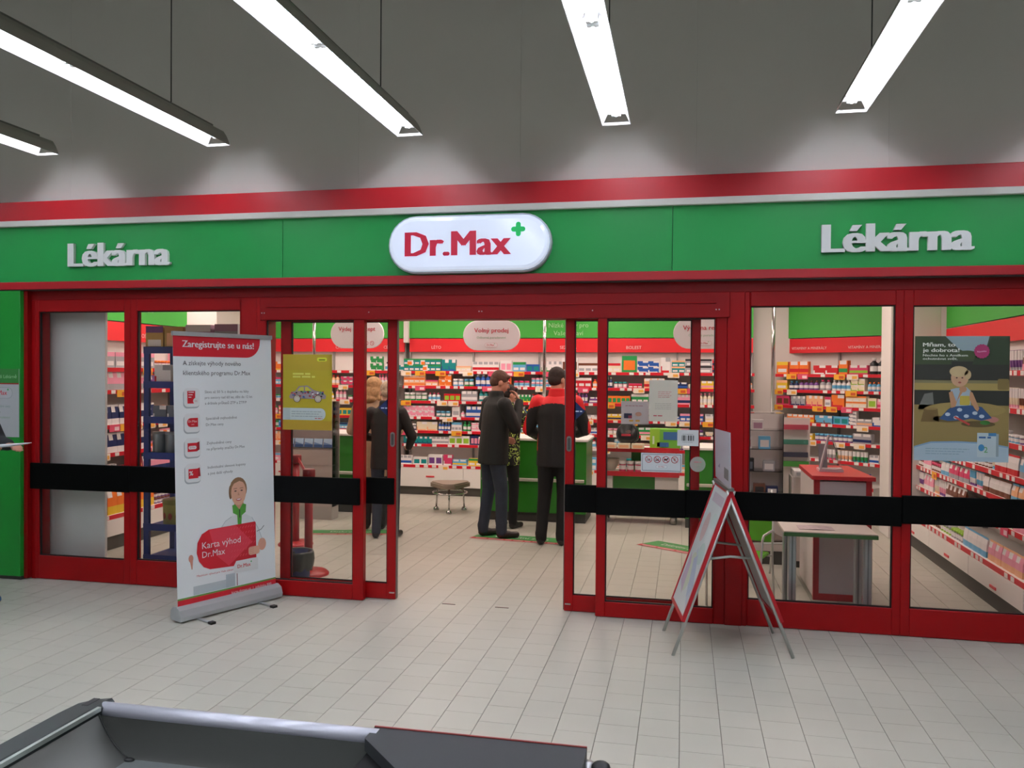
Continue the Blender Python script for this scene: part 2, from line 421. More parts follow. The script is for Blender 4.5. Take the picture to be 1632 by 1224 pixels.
# green boards above the shelves
def green_board(name, M, x0, x1, z0=2.2, z1=3.0, y=0.0):
    return struct(name, MB().box(x0, x1, y, y + .03, z0, z1, SGREEN, M))
BF = frame((0, 11.18, 0), (1, 0, 0), (0, -1, 0))
LF = frame((-5.62, 0, 0), (0, 1, 0), (1, 0, 0))
RF = frame((2.65, 0, 0), (0, -1, 0), (-1, 0, 0))
green_board('trim_8', BF, -3.905, .9, y=.30)
green_board('trim_9', BF, -6.1, -3.975, y=.30)
green_board('trim_10', LF, 6.15, 8.61)
green_board('trim_11', RF, -9.3, -6.15)
green_board('trim_12', CF, .22, 1.75, y=.26)
# ================================================================ HALL LIGHTS
def strip_light(x, label):
    t = thing('strip_light', label, 'ceiling light', (x, 0, 3.37), group='rows of hanging fluorescent strip lights')
    W = .096; Hh = .105; y0, y1 = -3.4, 5.60
    grey = mat('#b4b5aa', .5); wht = mat('#f2f2f2', .35)
    sec = [(-W, 0), (-W + .030, .070), (-.042, Hh), (.042, Hh), (W - .030, .070), (W, 0)]
    inn = [(-W + .004, 0), (-W + .034, .067), (-.039, Hh - .005), (.039, Hh - .005), (W - .034, .067), (W - .004, 0)]
    h = MB(); n = len(sec)
    vs = [(a, y0, b) for a, b in sec] + [(a, y1, b) for a, b in sec]
    h.add(vs, [(i, i + 1, n + i + 1, n + i) for i in range(n - 1)], grey)
    vs = [(a, y0, b) for a, b in inn] + [(a, y1, b) for a, b in inn]
    h.add(vs, [(i, n + i, n + i + 1, i + 1) for i in range(n - 1)], wht)
    h.add([(-W, y0, 0), (-W, y1, 0), (-W + .004, y1, 0), (-W + .004, y0, 0)], [(0, 1, 2, 3)], wht)
    h.add([(W, y0, 0), (W, y1, 0), (W - .004, y1, 0), (W - .004, y0, 0)], [(3, 2, 1, 0)], wht)
    h.build('housing', t)
    for yy in (y0, y1):
        MB().add([(a, yy - .002, b) for a, b in sec[1:-1]] + [(a, yy + .002, b) for a, b in sec[1:-1]], [(0, 1, 2, 3), (7, 6, 5, 4), (0, 3, 7, 4)], wht).build('end_plate', t)
        MB().box(-W, W, yy - .002, yy + .002, -.001, .016, wht).build('end_lip', t)
    tub = mat('#eef2ff', .4, emit=TUBE)
    k = y1 - .02
    while k - 1.47 > y0:
        MB().tube([(0, k - 1.45, .066), (0, k, .066)], .017, tub, 8).build('fluorescent_tube', t)
        for yy in (k + .005, k - 1.455):
            MB().box(-.03, .03, yy - .012, yy + .012, .052, .100, mat('#d4d6d4', .4)).build('lamp_holder', t)
        k -= 1.51
    for yy in (5.02, 2.9, .4, -2.0):
        MB().tube([(0, yy, Hh), (0, yy, 1.827)], .004, mat('#3f403c', .5), 6).build('suspension_rod', t)
    MB().box(-.03, .03, y0, y1 - .12, Hh, Hh + .018, mat('#8a8b84', .5)).build('top_channel', t)
    return t
for i, (x, l) in enumerate(((-6.32, 'hanging fluorescent strip light beyond the far left end of the shop front'),
                            (-4.86, 'short looking fluorescent strip light above the word at the far left of the sign'),
                            (-3.40, 'fluorescent strip light ending above the second window from the left, dark side showing'),
                            (-1.91, 'fluorescent strip light ending just left above the lit oval sign'),
                            (-0.46, 'fluorescent strip light ending just right above the lit oval sign'),
                            (1.02, 'fluorescent strip light ending above the right hand word on the green sign'),
                            (2.49, 'fluorescent strip light at the far right beyond the right hand word'))):
    strip_light(x, l)
# ---- shop ceiling panels
for i, x in enumerate((-5.0, -3.0, -1.0, 1.2)):
    for j, y in enumerate((7.3, 9.0, 10.5)):
        if x > 1 and y > 9.5: x = 0.7
        t = thing('ceiling_panel_light', 'square ceiling panel light in the shop, %s row, %s from left' % (('front', 'middle', 'rear')[j], ('first', 'second', 'third', 'fourth')[i]), 'ceiling light', (x, y, 2.995), group='panel lights in the shop ceiling')
        MB().box(-.32, .32, -.32, .32, -.02, 0, WHITE).build('frame', t)
        MB().box(-.28, .28, -.28, .28, -.028, -.021, mat('#ffe6dc', .4, emit=SHOP)).build('diffuser', t)
# ================================================================ SIGNS ON THE FASCIA
def raised_word(word, x, z, wdt, caph, label):
    t = thing('sign_lettering', label, 'sign', (x, 5.735, z), group='raised white words on the green sign')
    vs, fs, x0, x1 = text_mesh(word)
    kx = wdt / (x1 - x0); kz = caph / CAPH; pre = ''; wm = mat('#f4f6f4', .4)
    for ch in word:
        pv = text_mesh(pre + ch); a = text_mesh(ch); ox = (pv[3] - a[3]) - x0
        cu = bpy.data.curves.new('t', 'FONT'); cu.body = ch; cu.resolution_u = 3; cu.extrude = .5
        ob = bpy.data.objects.new('t', cu); me = ob.to_mesh(); mb = MB()
        for q, dx in enumerate((-.052, -.035, -.018, 0, .018, .035, .052)):
            mb.add([((p.co.x + ox + dx) * kx, -.012 - p.co.z * (.024 + .0006 * q), p.co.y * kz) for p in me.vertices], [tuple(p.vertices) for p in me.polygons], wm)
        ob.to_mesh_clear(); bpy.data.objects.remove(ob); bpy.data.curves.remove(cu)
        mb.build('letter', t); pre += ch
raised_word('Lékárna', -4.765, 2.515, .875, .182, 'raised white pharmacy word at the left end of the green fascia')
raised_word('Lékárna', .884, 2.503, .885, .180, 'raised white pharmacy word at the right end of the green fascia')
t = thing('lightbox_sign', 'glowing white oval lightbox with red name and green plus on the fascia', 'sign', (-1.50, 5.735, 2.613))
def pill(w, h, n=14):
    r = h / 2; a = w / 2 - r; p = []
    for k in range(n + 1): q = R(-90 + 180 * k / n); p.append((a + r * math.cos(q), r * math.sin(q)))
    for k in range(n + 1): q = R(90 + 180 * k / n); p.append((-a + r * math.cos(q), r * math.sin(q)))
    return p
def pill_solid(mb, w, h, y0, y1, m, bev=.02):
    n = len(pill(w, h)); rings = [(pill(w, h), y0), (pill(w, h), y1 + bev), (pill(w - bev, h - bev), y1 + bev * .35), (pill(w - bev * 3, h - bev * 3), y1)]
    vs = [(x, y, z) for p, y in rings for x, z in p]
    fs = [tuple(range(n))]
    for i in range(3): fs += [(i * n + k, (i + 1) * n + k, (i + 1) * n + (k + 1) % n, i * n + (k + 1) % n) for k in range(n)]
    fs.append(tuple(3 * n + k for k in range(n))[::-1])
    mb.add(vs, fs, m)
    return mb
pill_solid(MB(), 1.19, .41, 0, -.06, mat('#b9c0c8', .4), .01).build('back_tray', t)
pill_solid(MB(), 1.165, .385, -.06, -.085, mat('#dce6fa', .12, emit=.45), .02).build('face', t)
cv = Canvas((-1.50, 5.649, 2.613), (1, 0, 0), (0, 0, 1), gap=.001)
cv.text('Dr.Max', -.45, -.085, .170, mat('#c81238', .4, emit=.12), 1, w=.755, bold=.045)
gm = mat('#0ec060', .4, emit=.18)
cv.rr(.315, .07, .415, .105, .017, gm, 1); cv.rr(.348, .037, .383, .138, .017, gm, 1.3)
o = cv.build('lettering', t)
# ================================================================ SHELVING AND GOODS
PAL = dict(white='#e6e2e2', cream='#e6d9bd', pink='#ec9ab2', rose='#d63f6c', red='#cc1c2c', orange='#ee7a2c', yellow='#e9c336', lime='#94c43a', green='#2a9650',
           teal='#1a8a8c', sky='#66b0d8', blue='#2c5cb0', navy='#202e60', violet='#74468e', brown='#74422e', grey='#a6a6ac', black='#222226', peach='#f0b488')
ORD = ['first', 'second', 'third', 'fourth', 'fifth', 'sixth', 'seventh', 'eighth', 'ninth', 'tenth', 'eleventh', 'twelfth', 'thirteenth', 'fourteenth', 'fifteenth', 'sixteenth',
       'seventeenth', 'eighteenth', 'nineteenth', 'twentieth', 'twenty-first', 'twenty-second', 'twenty-third', 'twenty-fourth', 'twenty-fifth', 'twenty-sixth', 'twenty-seventh', 'twenty-eighth', 'twenty-ninth', 'thirtieth'] + ['last'] * 40
NUM = ['zero', 'one', 'two', 'three', 'four', 'five', 'six', 'seven', 'eight', 'nine', 'ten', 'eleven', 'twelve', 'thirteen', 'fourteen', 'fifteen', 'sixteen']
_pm = {}
def pmat(c): return mat(PAL[c], 0.35, spec=.4)
def carton_mesh(w, h, d, c1, c2, pat):
    key = ('c', w, h, d, c1, c2, pat)
    if key in _pm: return _pm[key]
    A, B, W = pmat(c1), pmat(c2), pmat('white' if c1 != 'white' else 'grey')
    mb = MB(); us = (0, .12, .5, .88, 1); vs_ = (0, .14, .42, .72, 1)
    grid = {'band': {3: 'BBBB', 1: 'AWWA'}, 'panel': {1: 'ABBA', 2: 'ABBA', 0: 'AAAA'}, 'stripe': {1: 'BBBB', 3: 'AWWA'}, 'corner': {0: 'BBBA', 1: 'BAAA', 3: 'AAWW'}}[pat]
    P = [(-w / 2 + w * u, 0, h * v) for v in vs_ for u in us]; fs = []; ms = []
    for j in range(4):
        row = grid.get(j, 'AAAA')
        for i in range(4):
            fs.append((j * 5 + i, j * 5 + i + 1, (j + 1) * 5 + i + 1, (j + 1) * 5 + i)); ms.append(row[i])
    k = len(P); P += [(-w / 2, d, 0), (w / 2, d, 0), (w / 2, d, h), (-w / 2, d, h)]
    f2 = [(k + 1, k, k + 3, k + 2), (20, 21, 22, 23, 24, k + 2, k + 3), (4, 3, 2, 1, 0, k, k + 1), (4, k + 1, k + 2, 24, 19, 14, 9), (k, 0, 5, 10, 15, 20, k + 3)]
    for f, q in zip(fs, ms): mb.f.append(list(f)); mb.smooth.append(False); mb.mi.append(mb._m({'A': A, 'B': B, 'W': W}[q]))
    for f in f2: mb.f.append(list(f)); mb.smooth.append(False); mb.mi.append(mb._m(A))
    mb.v = P; _pm[key] = mb.mesh('carton'); return _pm[key]
def bottle_mesh(w, h, c1, c2, kind='bottle'):
    key = (kind, w, h, c1, c2)
    if key in _pm: return _pm[key]
    A, B, W = pmat(c1), pmat(c2), pmat('white' if c1 != 'white' else 'sky')
    r = w / 2 * .94; mb = MB()
    if kind == 'bottle': prof = [(r * .9, 0), (r, .008), (r, h * .18), (r, h * .5), (r, h * .66), (r * .45, h * .78), (r * .45, h * .82), (r * .5, h * .82), (r * .5, h)]; ms = [A, A, W, A, A, A, B, B]
    elif kind == 'jar': prof = [(r * .92, 0), (r, .006), (r, h * .2), (r, h * .6), (r * .98, h * .7), (r * 1.02, h * .7), (r * 1.02, h)]; ms = [A, A, W, A, B, B]
    else: prof = [(r * .75, 0), (r * .75, h * .16), (r * .8, h * .17), (r, h * .5), (r * 1.02, h * .98), (r * 1.02, h)]; ms = [B, A, A, W, A]
    mb.lathe(prof, A, 10, M=Matrix.Translation((0, r, 0)), mats=ms, sy=.75 if kind == 'tube' else 1)
    _pm[key] = mb.mesh(kind); return _pm[key]
def pouch_mesh(w, h, c1, c2):
    key = ('p', w, h, c1, c2)
    if key in _pm: return _pm[key]
    A, B, W = pmat(c1), pmat(c2), pmat('white')
    mb = MB(); d = w * .28; lv = [(0, 1, 1), (.3, 1, .9), (.62, .98, .7), (.9, .96, .12), (1, .96, .08)]
    vs = []
    for z, a, b in lv: vs += [(-w / 2 * a, d / 2 - d / 2 * b, h * z), (0, d / 2 - d / 2 * b * 1.15, h * z), (w / 2 * a, d / 2 - d / 2 * b, h * z), (w / 2 * a, d / 2 + d / 2 * b, h * z), (-w / 2 * a, d / 2 + d / 2 * b, h * z)]
    mb.v = vs
    for j in range(4):
        for i in range(5):
            q = (B if j in (0, 3) else A) if not (j == 2 and i in (0,)) else W
            mb.f.append([j * 5 + i, j * 5 + (i + 1) % 5, (j + 1) * 5 + (i + 1) % 5, (j + 1) * 5 + i]); mb.smooth.append(False); mb.mi.append(mb._m(q))
    mb.f += [[4, 3, 2, 1, 0], [20, 21, 22, 23, 24]]; mb.smooth += [False] * 2; mb.mi += [0, 0]
    _pm[key] = mb.mesh('pouch'); return _pm[key]
COUNT = {}; LIMIT = 295
over = MB()
CATS = dict(carton=('carton', 'box'), bottle=('bottle', 'bottle'), jar=('jar', 'jar'), tube=('cream_tube', 'tube'), pouch=('food_pouch', 'pouch'))
PATW = dict(band='band', panel='panel', stripe='stripe', corner='corner')
def run(M, s, y, z, spec, where, batch, rg):
    "place one batch of like goods from s rightwards; returns the new cursor"
    kind, n, w, h, c1, c2, stack = spec
    pat = rg.choice(['band', 'panel', 'stripe', 'corner'])
    if kind == 'carton': me = carton_mesh(w, h, rg.choice((.05, .07)), c1, c2, pat); wd = 'with %s %s' % (c2, pat); nm = 'carton'
    elif kind == 'pouch': me = pouch_mesh(w, h, c1, c2); wd = 'with %s print' % c2; nm = 'pouch'
    else: me = bottle_mesh(w, h, c1, c2, kind); wd = 'with %s %s' % (c2, 'lid' if kind == 'jar' else 'cap'); nm = kind
    name, cat = CATS[kind]; tot = n * stack; q = 0
    for lvl in range(stack):
        for i in range(n):
            q += 1
            T = M @ Matrix.Translation((s + w * (i + .5), y + rg.uniform(0, .006), z + lvl * h)) @ Matrix.Rotation(rg.uniform(-.05, .05), 4, 'Z')
            COUNT[name] = COUNT.get(name, 0) + 1
            if COUNT[name] > LIMIT:
                k = len(over.v); over.v += [tuple(T @ v.co) for v in me.vertices]
                for p in me.polygons:
                    over.f.append([k + a for a in p.vertices]); over.smooth.append(p.use_smooth); over.mi.append(over._m(me.materials[p.material_index]))
                continue
            o = bpy.data.objects.new(name, me); COL.objects.link(o); o.matrix_world = T
            pos = '%s of %s, ' % (ORD[q - 1], NUM[tot]) if 1 < tot <= 16 else ('%s one, ' % ORD[q - 1] if tot > 16 else 'single, ')
            o['label'] = '%s %s %s, %s%s batch from left, %s %s' % (c1, nm, wd, pos, ORD[batch], where[0], where[1])
            o['category'] = cat; o['group'] = '%ss on the %s shelf, %s' % (cat if cat != 'box' else 'carton', where[0], where[1])
    return s + n * w + rg.uniform(.004, .03)
TICK = MB().box(-.03, .03, -.0025, -.0005, -.017, .017, mat('#e9e4e2', .5)).mesh('price_ticket')
def tick2(c, c2):
    m = MB().box(-.075, .075, -.006, -.003, -.050, .018, mat(c, .5))
    m.box(-.005, .06, -.0075, -.006, -.038, -.002, mat(c2, .5)); return m.mesh('promo_card')
PROMO = [tick2('#f0e4d4', '#eeb050'), tick2('#f0b030', '#d05a28'), tick2('#f0e4d4', '#eeb050'), tick2('#e05070', '#f4d0d8')]
def shelf(unit, M, x0, x1, y0, y1, z, rg, promo=.12, strip='#d01028', tickets=True):
    "board with red ticket rail; z is the rail's centre height"
    mb = MB().box(x0, x1, y0 + .004, y1, z - .005, z + .02, WHITE, M)
    sh = mb.build('shelf', unit)
    MB().box(x0, x1, y0, y0 + .004, z - .02, z + .02, mat(strip, .4), M).build('ticket_rail', sh)
    x = x0 + .05
    while tickets and x < x1 - .04:
        r = rg.random()
        if r < promo: me = rg.choice(PROMO)
        elif r < .72: me = TICK
        else: me = None
        if me:
            o = bpy.data.objects.new(me.name.split('.')[0], me); COL.objects.link(o); o.parent = sh; o.matrix_local = M @ Matrix.Translation((x, y0, z))
        x += rg.uniform(.085, .15) + (.06 if me in PROMO else 0)
    return sh
def rand_spec(rg, zmax, pal, kinds):
    k = rg.choice(kinds)
    c1 = rg.choice(pal); c2 = rg.choice([c for c in pal if c != c1])
    n = rg.choice((2, 3, 3, 4, 5))
    if k == 'carton':
        w = rg.choice((.05, .06, .075, .09)); h = min(rg.choice((.06, .08, .1, .13)), zmax); st = 2 if (h * 2 < zmax and rg.random() < .35) else 1
    elif k == 'bottle': w = rg.choice((.045, .055, .065)); h = min(rg.choice((.11, .14, .16)), zmax); st = 1
    elif k == 'jar': w = rg.choice((.06, .075)); h = min(rg.choice((.06, .08)), zmax); st = 2 if rg.random() < .4 and h * 2 < zmax else 1
    elif k == 'tube': w = rg.choice((.045, .055)); h = min(.15, zmax); st = 1
    else: w = rg.choice((.11, .13)); h = min(rg.choice((.15, .18)), zmax); st = 1
    return (k, n, w, round(h, 3), c1, c2, st)
def fill(M, x0, x1, y, z, zmax, where, specs, rg, pal, kinds):
    "specs: list of (x position or None, spec); then random goods up to x1"
    s = x0 + .01; b = 0
    for sp in specs:
        if isinstance(sp, float): s = max(s, sp); continue
        s = run(M, s, y, z, sp, where, b, rg); b += 1
    while s < x1 - .1:
        sp = rand_spec(rg, zmax, pal, kinds)
        if s + sp[1] * sp[2] > x1: sp = (sp[0], max(1, int((x1 - s) / sp[2])), *sp[2:])
        s = run(M, s, y, z, sp, where, b, rg); b += 1
LV = ['top', 'second', 'third', 'fourth', 'fifth', 'sixth', 'seventh', 'eighth']
def unit(name, label, M, x0, x1, bays, zs, yf, yb, ybase, zbase, band_y, where, goods, pal, kinds, seed, zband=(2.0, 2.19), plinth=.114, promo=.20, base_goods=True, top_gap=.2):
    rg = random.Random(seed)
    t = thing(name, label, 'shelving'); 
    MB().box(x0, x1, yb - .02, yb, .0, zband[1], mat('#d8d0cd', .6), M).build('back_panel', t)
    for b in bays: MB().box(b - .012, b + .012, yb - .06, yb - .02, .1, 2.0, mat('#8d8a88', .5), M).build('upright', t)
    hb = MB().box(x0, x1, band_y, band_y + .03, zband[0], zband[1], BAND, M).build('header_band', t)
    bs = MB().box(x0, x1, ybase, yb - .02, plinth, zbase - .02, WHITE, M).build('base_cabinet', t)
    MB().box(x0, x1, ybase + .02, yb - .02, 0, plinth, mat('#4d4a45', .6), M).build('plinth', t)
    for a, b in zip(bays, bays[1:]):
        MB().box(a + .006, b - .006, ybase - .012, ybase - .001, plinth + .005, zbase - .045, WHITE, M).build('drawer_front', t)
        c = (a + b) / 2
        MB().box(c - .06, c + .06, ybase - .02, ybase - .013, zbase - .17, zbase - .15, mat('#e0404c', .4), M).build('drawer_handle', t)
    shelf(t, M, x0, x1, ybase - .005, yb - .02, zbase - .02, rg, promo * .6)
    for i, z in enumerate(zs):
        shelf(t, M, x0, x1, yf, yb - .02, z, rg, promo)
        gap = (zs[i - 1] - z if i else top_gap + .06) - .06
        fill(M, x0, x1, yf + .012, z + .0205, gap, (LV[i], where), goods.get(i, []), rg, pal, kinds if i in (0, 1, 2) or len(kinds) < 3 else kinds)
    if base_goods:
        fill(M, x0, x1, ybase + .02, zbase + .0005, zs[-1] - zbase - .07, ('lowest', where), goods.get('base', []), rg, pal, kinds)
    return t, hb
def band_text(hb, M, items, y, z=2.045, h=.042, c='#f3c9c9'):
    D = (M.to_3x3() @ Vector((1, 0, 0))); 
    cv = Canvas(M @ Vector((0, y, 0)), D, (0, 0, 1), gap=.002)
    for tx, x in items: cv.text(tx, x, z, h, c, 1, bold=.0)
    o = cv.mb.build('lettering', hb); return o
MIX = ['white', 'white', 'white', 'cream', 'pink', 'pink', 'rose', 'red', 'orange', 'yellow', 'green', 'teal', 'sky', 'blue', 'navy', 'grey', 'violet', 'peach']
C = 'carton'; B = 'bottle'; J = 'jar'; T = 'tube'; P_ = 'pouch'
g_main = {
    0: [(C, 7, .078, .085, 'teal', 'green', 2), (C, 2, .10, .16, 'teal', 'blue', 1), (C, 3, .07, .07, 'cream', 'peach', 1), (C, 5, .075, .13, 'white', 'red', 1), (C, 2, .08, .15, 'white', 'pink', 1),
        (C, 2, .09, .13, 'sky', 'green', 1), (C, 2, .09, .10, 'blue', 'teal', 1), (C, 4, .07, .14, 'white', 'green', 1), (C, 2, .11, .19, 'white', 'brown', 1), -1.56, (C, 4, .09, .12, 'white', 'brown', 1), -1.06, (C, 2, .10, .12, 'cream', 'red', 1),
        (C, 1, .2, .22, 'green', 'orange', 1), -.72, (C, 2, .14, .075, 'blue', 'white', 2), (C, 1, .12, .2, 'white', 'red', 1), .02 + -.2, (C, 2, .085, .08, 'teal', 'peach', 2), (C, 2, .17, .09, 'grey', 'black', 2), (C, 2, .12, .09, 'red', 'navy', 2)],
    1: [(C, 4, .078, .075, 'peach', 'orange', 2), (C, 2, .09, .08, 'peach', 'rose', 1), (C, 2, .09, .08, 'orange', 'peach', 2), (J, 2, .08, .10, 'sky', 'white', 1), (J, 2, .07, .10, 'green', 'sky', 1), (B, 3, .075, .17, 'blue', 'white', 1),
        (B, 1, .07, .16, 'navy', 'navy', 1), (C, 2, .09, .16, 'orange', 'red', 1)],
    2: [(J, 4, .085, .11, 'green', 'white', 1), (B, 3, .06, .11, 'white', 'rose', 1), -3.3, (C, 3, .08, .10, 'red', 'lime', 1), (C, 3, .075, .14, 'grey', 'white', 1), (B, 3, .07, .15, 'teal', 'teal', 1)],
    3: [(C, 5, .09, .075, 'pink', 'white', 2), (J, 3, .07, .08, 'teal', 'sky', 1), -3.22, (C, 1, .11, .2, 'white', 'red', 1), (B, 1, .07, .08, 'pink', 'white', 1), (C, 3, .075, .15, 'blue', 'white', 1), (C, 2, .08, .13, 'white', 'blue', 1)],
    4: [(J, 3, .06, .09, 'navy', 'white', 1), (C, 2, .15, .12, 'cream', 'peach', 1), (B, 4, .045, .12, 'blue', 'white', 1), (C, 3, .05, .12, 'white', 'sky', 1), (B, 2, .06, .13, 'green', 'green', 1)],
    5: [(C, 6, .07, .10, 'teal', 'navy', 1), (C, 4, .06, .10, 'white', 'grey', 1), (C, 3, .1, .12, 'white', 'lime', 1)],
    'base': [(C, 3, .06, .12, 'white', 'blue', 1), (C, 2, .10, .1, 'white', 'teal', 1), (C, 2, .1, .14, 'white', 'violet', 1), (C, 1, .12, .14, 'rose', 'white', 1), (C, 2, .1, .08, 'sky', 'yellow', 1), (C, 2, .1, .1, 'yellow', 'green', 1)],
}
MAIN = (1.705, 1.495, 1.285, 1.06, .865, .675)
t, hb = unit('wall_shelving', 'long white shelving run with red header band along the shop rear wall', BF, -3.905, .9, [-3.905, -2.955, -2.0, -1.045, -.09, .9], MAIN, .02, .40, -.16, .42, .31, 'rear wall', g_main, MIX, [C, C, C, B, J], 11)
band_text(hb, BF, (('LÉTO', -3.57), ('SEZÓNA', -1.70), ('BOLEST', -.78)), .31)
g_l = {0: [(C, 3, .14, .12, 'orange', 'yellow', 1), -4.40 + .9 - .9, (C, 2, .09, .1, 'green', 'white', 2), (B, 2, .09, .12, 'white', 'black', 1), (C, 1, .1, .08, 'teal', 'white', 1), (C, 3, .11, .075, 'white', 'orange', 2)],
       1: [(C, 3, .1, .12, 'pink', 'rose', 1)], 3: []}
t, hb = unit('wall_shelving', 'shorter white shelving run left of the slim pilaster on the shop rear wall', BF, -6.20, -3.985, [-6.20, -5.10, -3.985], MAIN, .02, .40, -.16, .42, .31, 'rear left', g_l, MIX, [C, C, B, J], 23)
band_text(hb, BF, (('CHŘIPKA', -5.05), ('CÉVY', -4.30)), .31)
g_c = {0: [.06, (C, 1, .17, .16, 'orange', 'yellow', 1), .32, (C, 2, .14, .16, 'orange', 'red', 1), .78, (C, 2, .17, .11, 'red', 'white', 1), (C, 1, .12, .17, 'orange', 'green', 1), (C, 2, .12, .11, 'rose', 'lime', 1), (B, 2, .10, .2, 'black', 'white', 1), (B, 4, .085, .2, 'red', 'white', 1), (B, 1, .09, .16, 'grey', 'black', 1)],
       1: [.06, (C, 1, .16, .12, 'yellow', 'peach', 1), .35, (B, 2, .07, .11, 'navy', 'sky', 1), (B, 4, .07, .12, 'violet', 'brown', 1), (B, 2, .08, .13, 'grey', 'rose', 1), (B, 4, .065, .13, 'white', 'white', 1), (C, 2, .09, .075, 'cream', 'lime', 2)],
       2: [.06, (C, 2, .1, .12, 'rose', 'brown', 1), .35, (C, 3, .07, .12, 'grey', 'navy', 1), (C, 3, .08, .13, 'peach', 'rose', 1), (C, 1, .08, .12, 'white', 'rose', 1), (C, 1, .17, .15, 'orange', 'red', 1), (C, 3, .09, .07, 'cream', 'orange', 2), (C, 1, .11, .12, 'cream', 'lime', 1), (C, 2, .13, .11, 'pink', 'rose', 1)],
       3: [.4, (C, 5, .08, .1, 'orange', 'yellow', 1), (C, 2, .12, .1, 'sky', 'brown', 1), (C, 2, .1, .1, 'sky', 'teal', 1), (C, 1, .1, .045, 'white', 'navy', 4), (C, 2, .1, .08, 'grey', 'peach', 1), (C, 1, .16, .11, 'white', 'blue', 1)],
       4: [.5, (C, 2, .14, .08, 'yellow', 'white', 1), (J, 8, .065, .09, 'violet', 'sky', 1), (C, 2, .12, .12, 'grey', 'navy', 1)],
       5: [.9, (T, 4, .05, .13, 'grey', 'rose', 1), (T, 4, .05, .13, 'peach', 'white', 1), (T, 4, .05, .13, 'green', 'teal', 1)]}
t, hb = unit('wall_shelving', 'white shelving run set across the far right corner of the shop', CF, .22, 1.70, [.22, .95, 1.70], (1.70, 1.495, 1.29, 1.07, .85, .62), .02, .40, -.12, .36, .27, 'right corner', g_c, MIX + ['orange', 'peach', 'pink'], [C, C, B, T], 31, promo=.3)
band_text(hb, CF, (('VITAMÍNY A MINERÁLY', .30), ('VITAMÍNY A MINERÁLY', 1.12)), .27, h=.034)
PINKS = ['pink', 'pink', 'rose', 'white', 'white', 'cream', 'peach', 'sky', 'lime', 'violet', 'grey', 'brown', 'red']
t, hb = unit('wall_shelving', 'deep white shelving run along the right side wall of the shop', RF, -9.30, -6.05, [-9.30, -8.22, -7.14, -6.05], (1.73, 1.45, 1.19, .95, .76, .55), -.27, .08, -.42, .33, 0, 'right wall', {}, PINKS, [P_, T, J], 47, promo=.10, plinth=.13)
g_lw = {0: [-0.0 + 6.2, (C, 4, .18, .15, 'white', 'green', 1), (C, 5, .15, .15, 'grey', 'pink', 1)], 1: [(P_, 12, .12, .19, 'pink', 'grey', 1)], 2: [(P_, 14, .11, .19, 'navy', 'white', 1)], 3: [(P_, 12, .12, .19, 'navy', 'white', 1)],
        'base': [(P_, 10, .14, .26, 'orange', 'yellow', 1)]}
t, hb = unit('wall_shelving', 'white shelving run along the left side wall of the shop', LF, 6.15, 9.5, [6.15, 7.25, 8.35, 9.5], (1.705, 1.49, 1.155, .885, .64), -.24, .08, -.34, .33, 0, 'left wall', g_lw, PINKS + ['navy', 'orange', 'orange'], [P_, C, J], 53, plinth=.13)
band_text(hb, LF, (('DĚTI', 6.55), ('KOSMETIKA', 7.75)), 0)
if over.v:
    o = over.build('shelf_goods'); o['kind'] = 'stuff'; o['label'] = 'further small packets and boxes filling the shop shelves'; o['category'] = 'goods'
# words on the green boards
def board_words(M, items, host, y=0):
    cv = Canvas(M @ Vector((0, y, 0)), M.to_3x3() @ Vector((1, 0, 0)), (0, 0, 1), gap=.002)
    for tx, x, z, h in items: cv.text(tx, x, z, h, '#a8d8a0', 1)
    cv.mb.build('lettering', host)
board_words(BF, (('Nízké ceny pro', -1.86, 2.345, .062), ('Vaše zdraví', -1.79, 2.235, .062)), bpy.data.objects['trim_8'], .30)
board_words(LF, (('Vaše zdraví', 7.55, 2.32, .065),), bpy.data.objects['trim_10'])
board_words(RF, (('Vaše zdraví', -7.6, 2.36, .08),), bpy.data.objects['trim_11'])
# ================================================================ PEOPLE
def blob(name, pieces, voxel, m, parent, smooth=2, M=None):
    "closed pieces fused into one continuous surface by a voxel remesh"
    mb = MB()
    for p in pieces:
        if p[0] == 'c':
            _, a, ra, b, rb = p[:5]; a = Vector(a); b = Vector(b)
            mb.ell(a, (ra,) * 3, m, 12, 8); mb.ell(b, (rb,) * 3, m, 12, 8)
            if (b - a).length > 1e-4: mb.tube([a, b], [ra, rb], m, 14)
        elif p[0] == 'e': mb.ell(p[1], p[2], m, 18, 12, p[3] if len(p) > 3 else None)
        elif p[0] == 'l':                                     # loft of horizontal ellipses (z, cx, cy, rx, ry)
            vs = []; n = 20
            for z, cx, cy, rx, ry in p[1]:
                for k in range(n): t = 2 * math.pi * k / n; vs.append((cx + rx * math.cos(t), cy + ry * math.sin(t), z))
            q = len(p[1]); fs = [(i * n + k, i * n + (k + 1) % n, (i + 1) * n + (k + 1) % n, (i + 1) * n + k) for i in range(q - 1) for k in range(n)]
            fs += [tuple(range(n))[::-1], tuple((q - 1) * n + k for k in range(n))]
            mb.add(vs, fs, m)
    me = mb.mesh('tmp'); ob = bpy.data.objects.new('tmp', me); COL.objects.link(ob)
    r = ob.modifiers.new('r', 'REMESH'); r.mode = 'VOXEL'; r.voxel_size = voxel; r.use_smooth_shade = True
    s = ob.modifiers.new('s', 'SMOOTH'); s.iterations = smooth; s.factor = .5
    dg = bpy.context.evaluated_depsgraph_get()
    out = bpy.data.meshes.new_from_object(ob.evaluated_get(dg)); out.name = name
    bpy.data.objects.remove(ob)
    out.materials.clear(); out.materials.append(m)
    for p in out.polygons: p.use_smooth = True; p.material_index = 0
    o = link(name, out, parent)
    return o
def two_mat(o, m2, test):
    o.data.materials.append(m2)
    for p in o.data.polygons:
        if test(p.center): p.material_index = 1
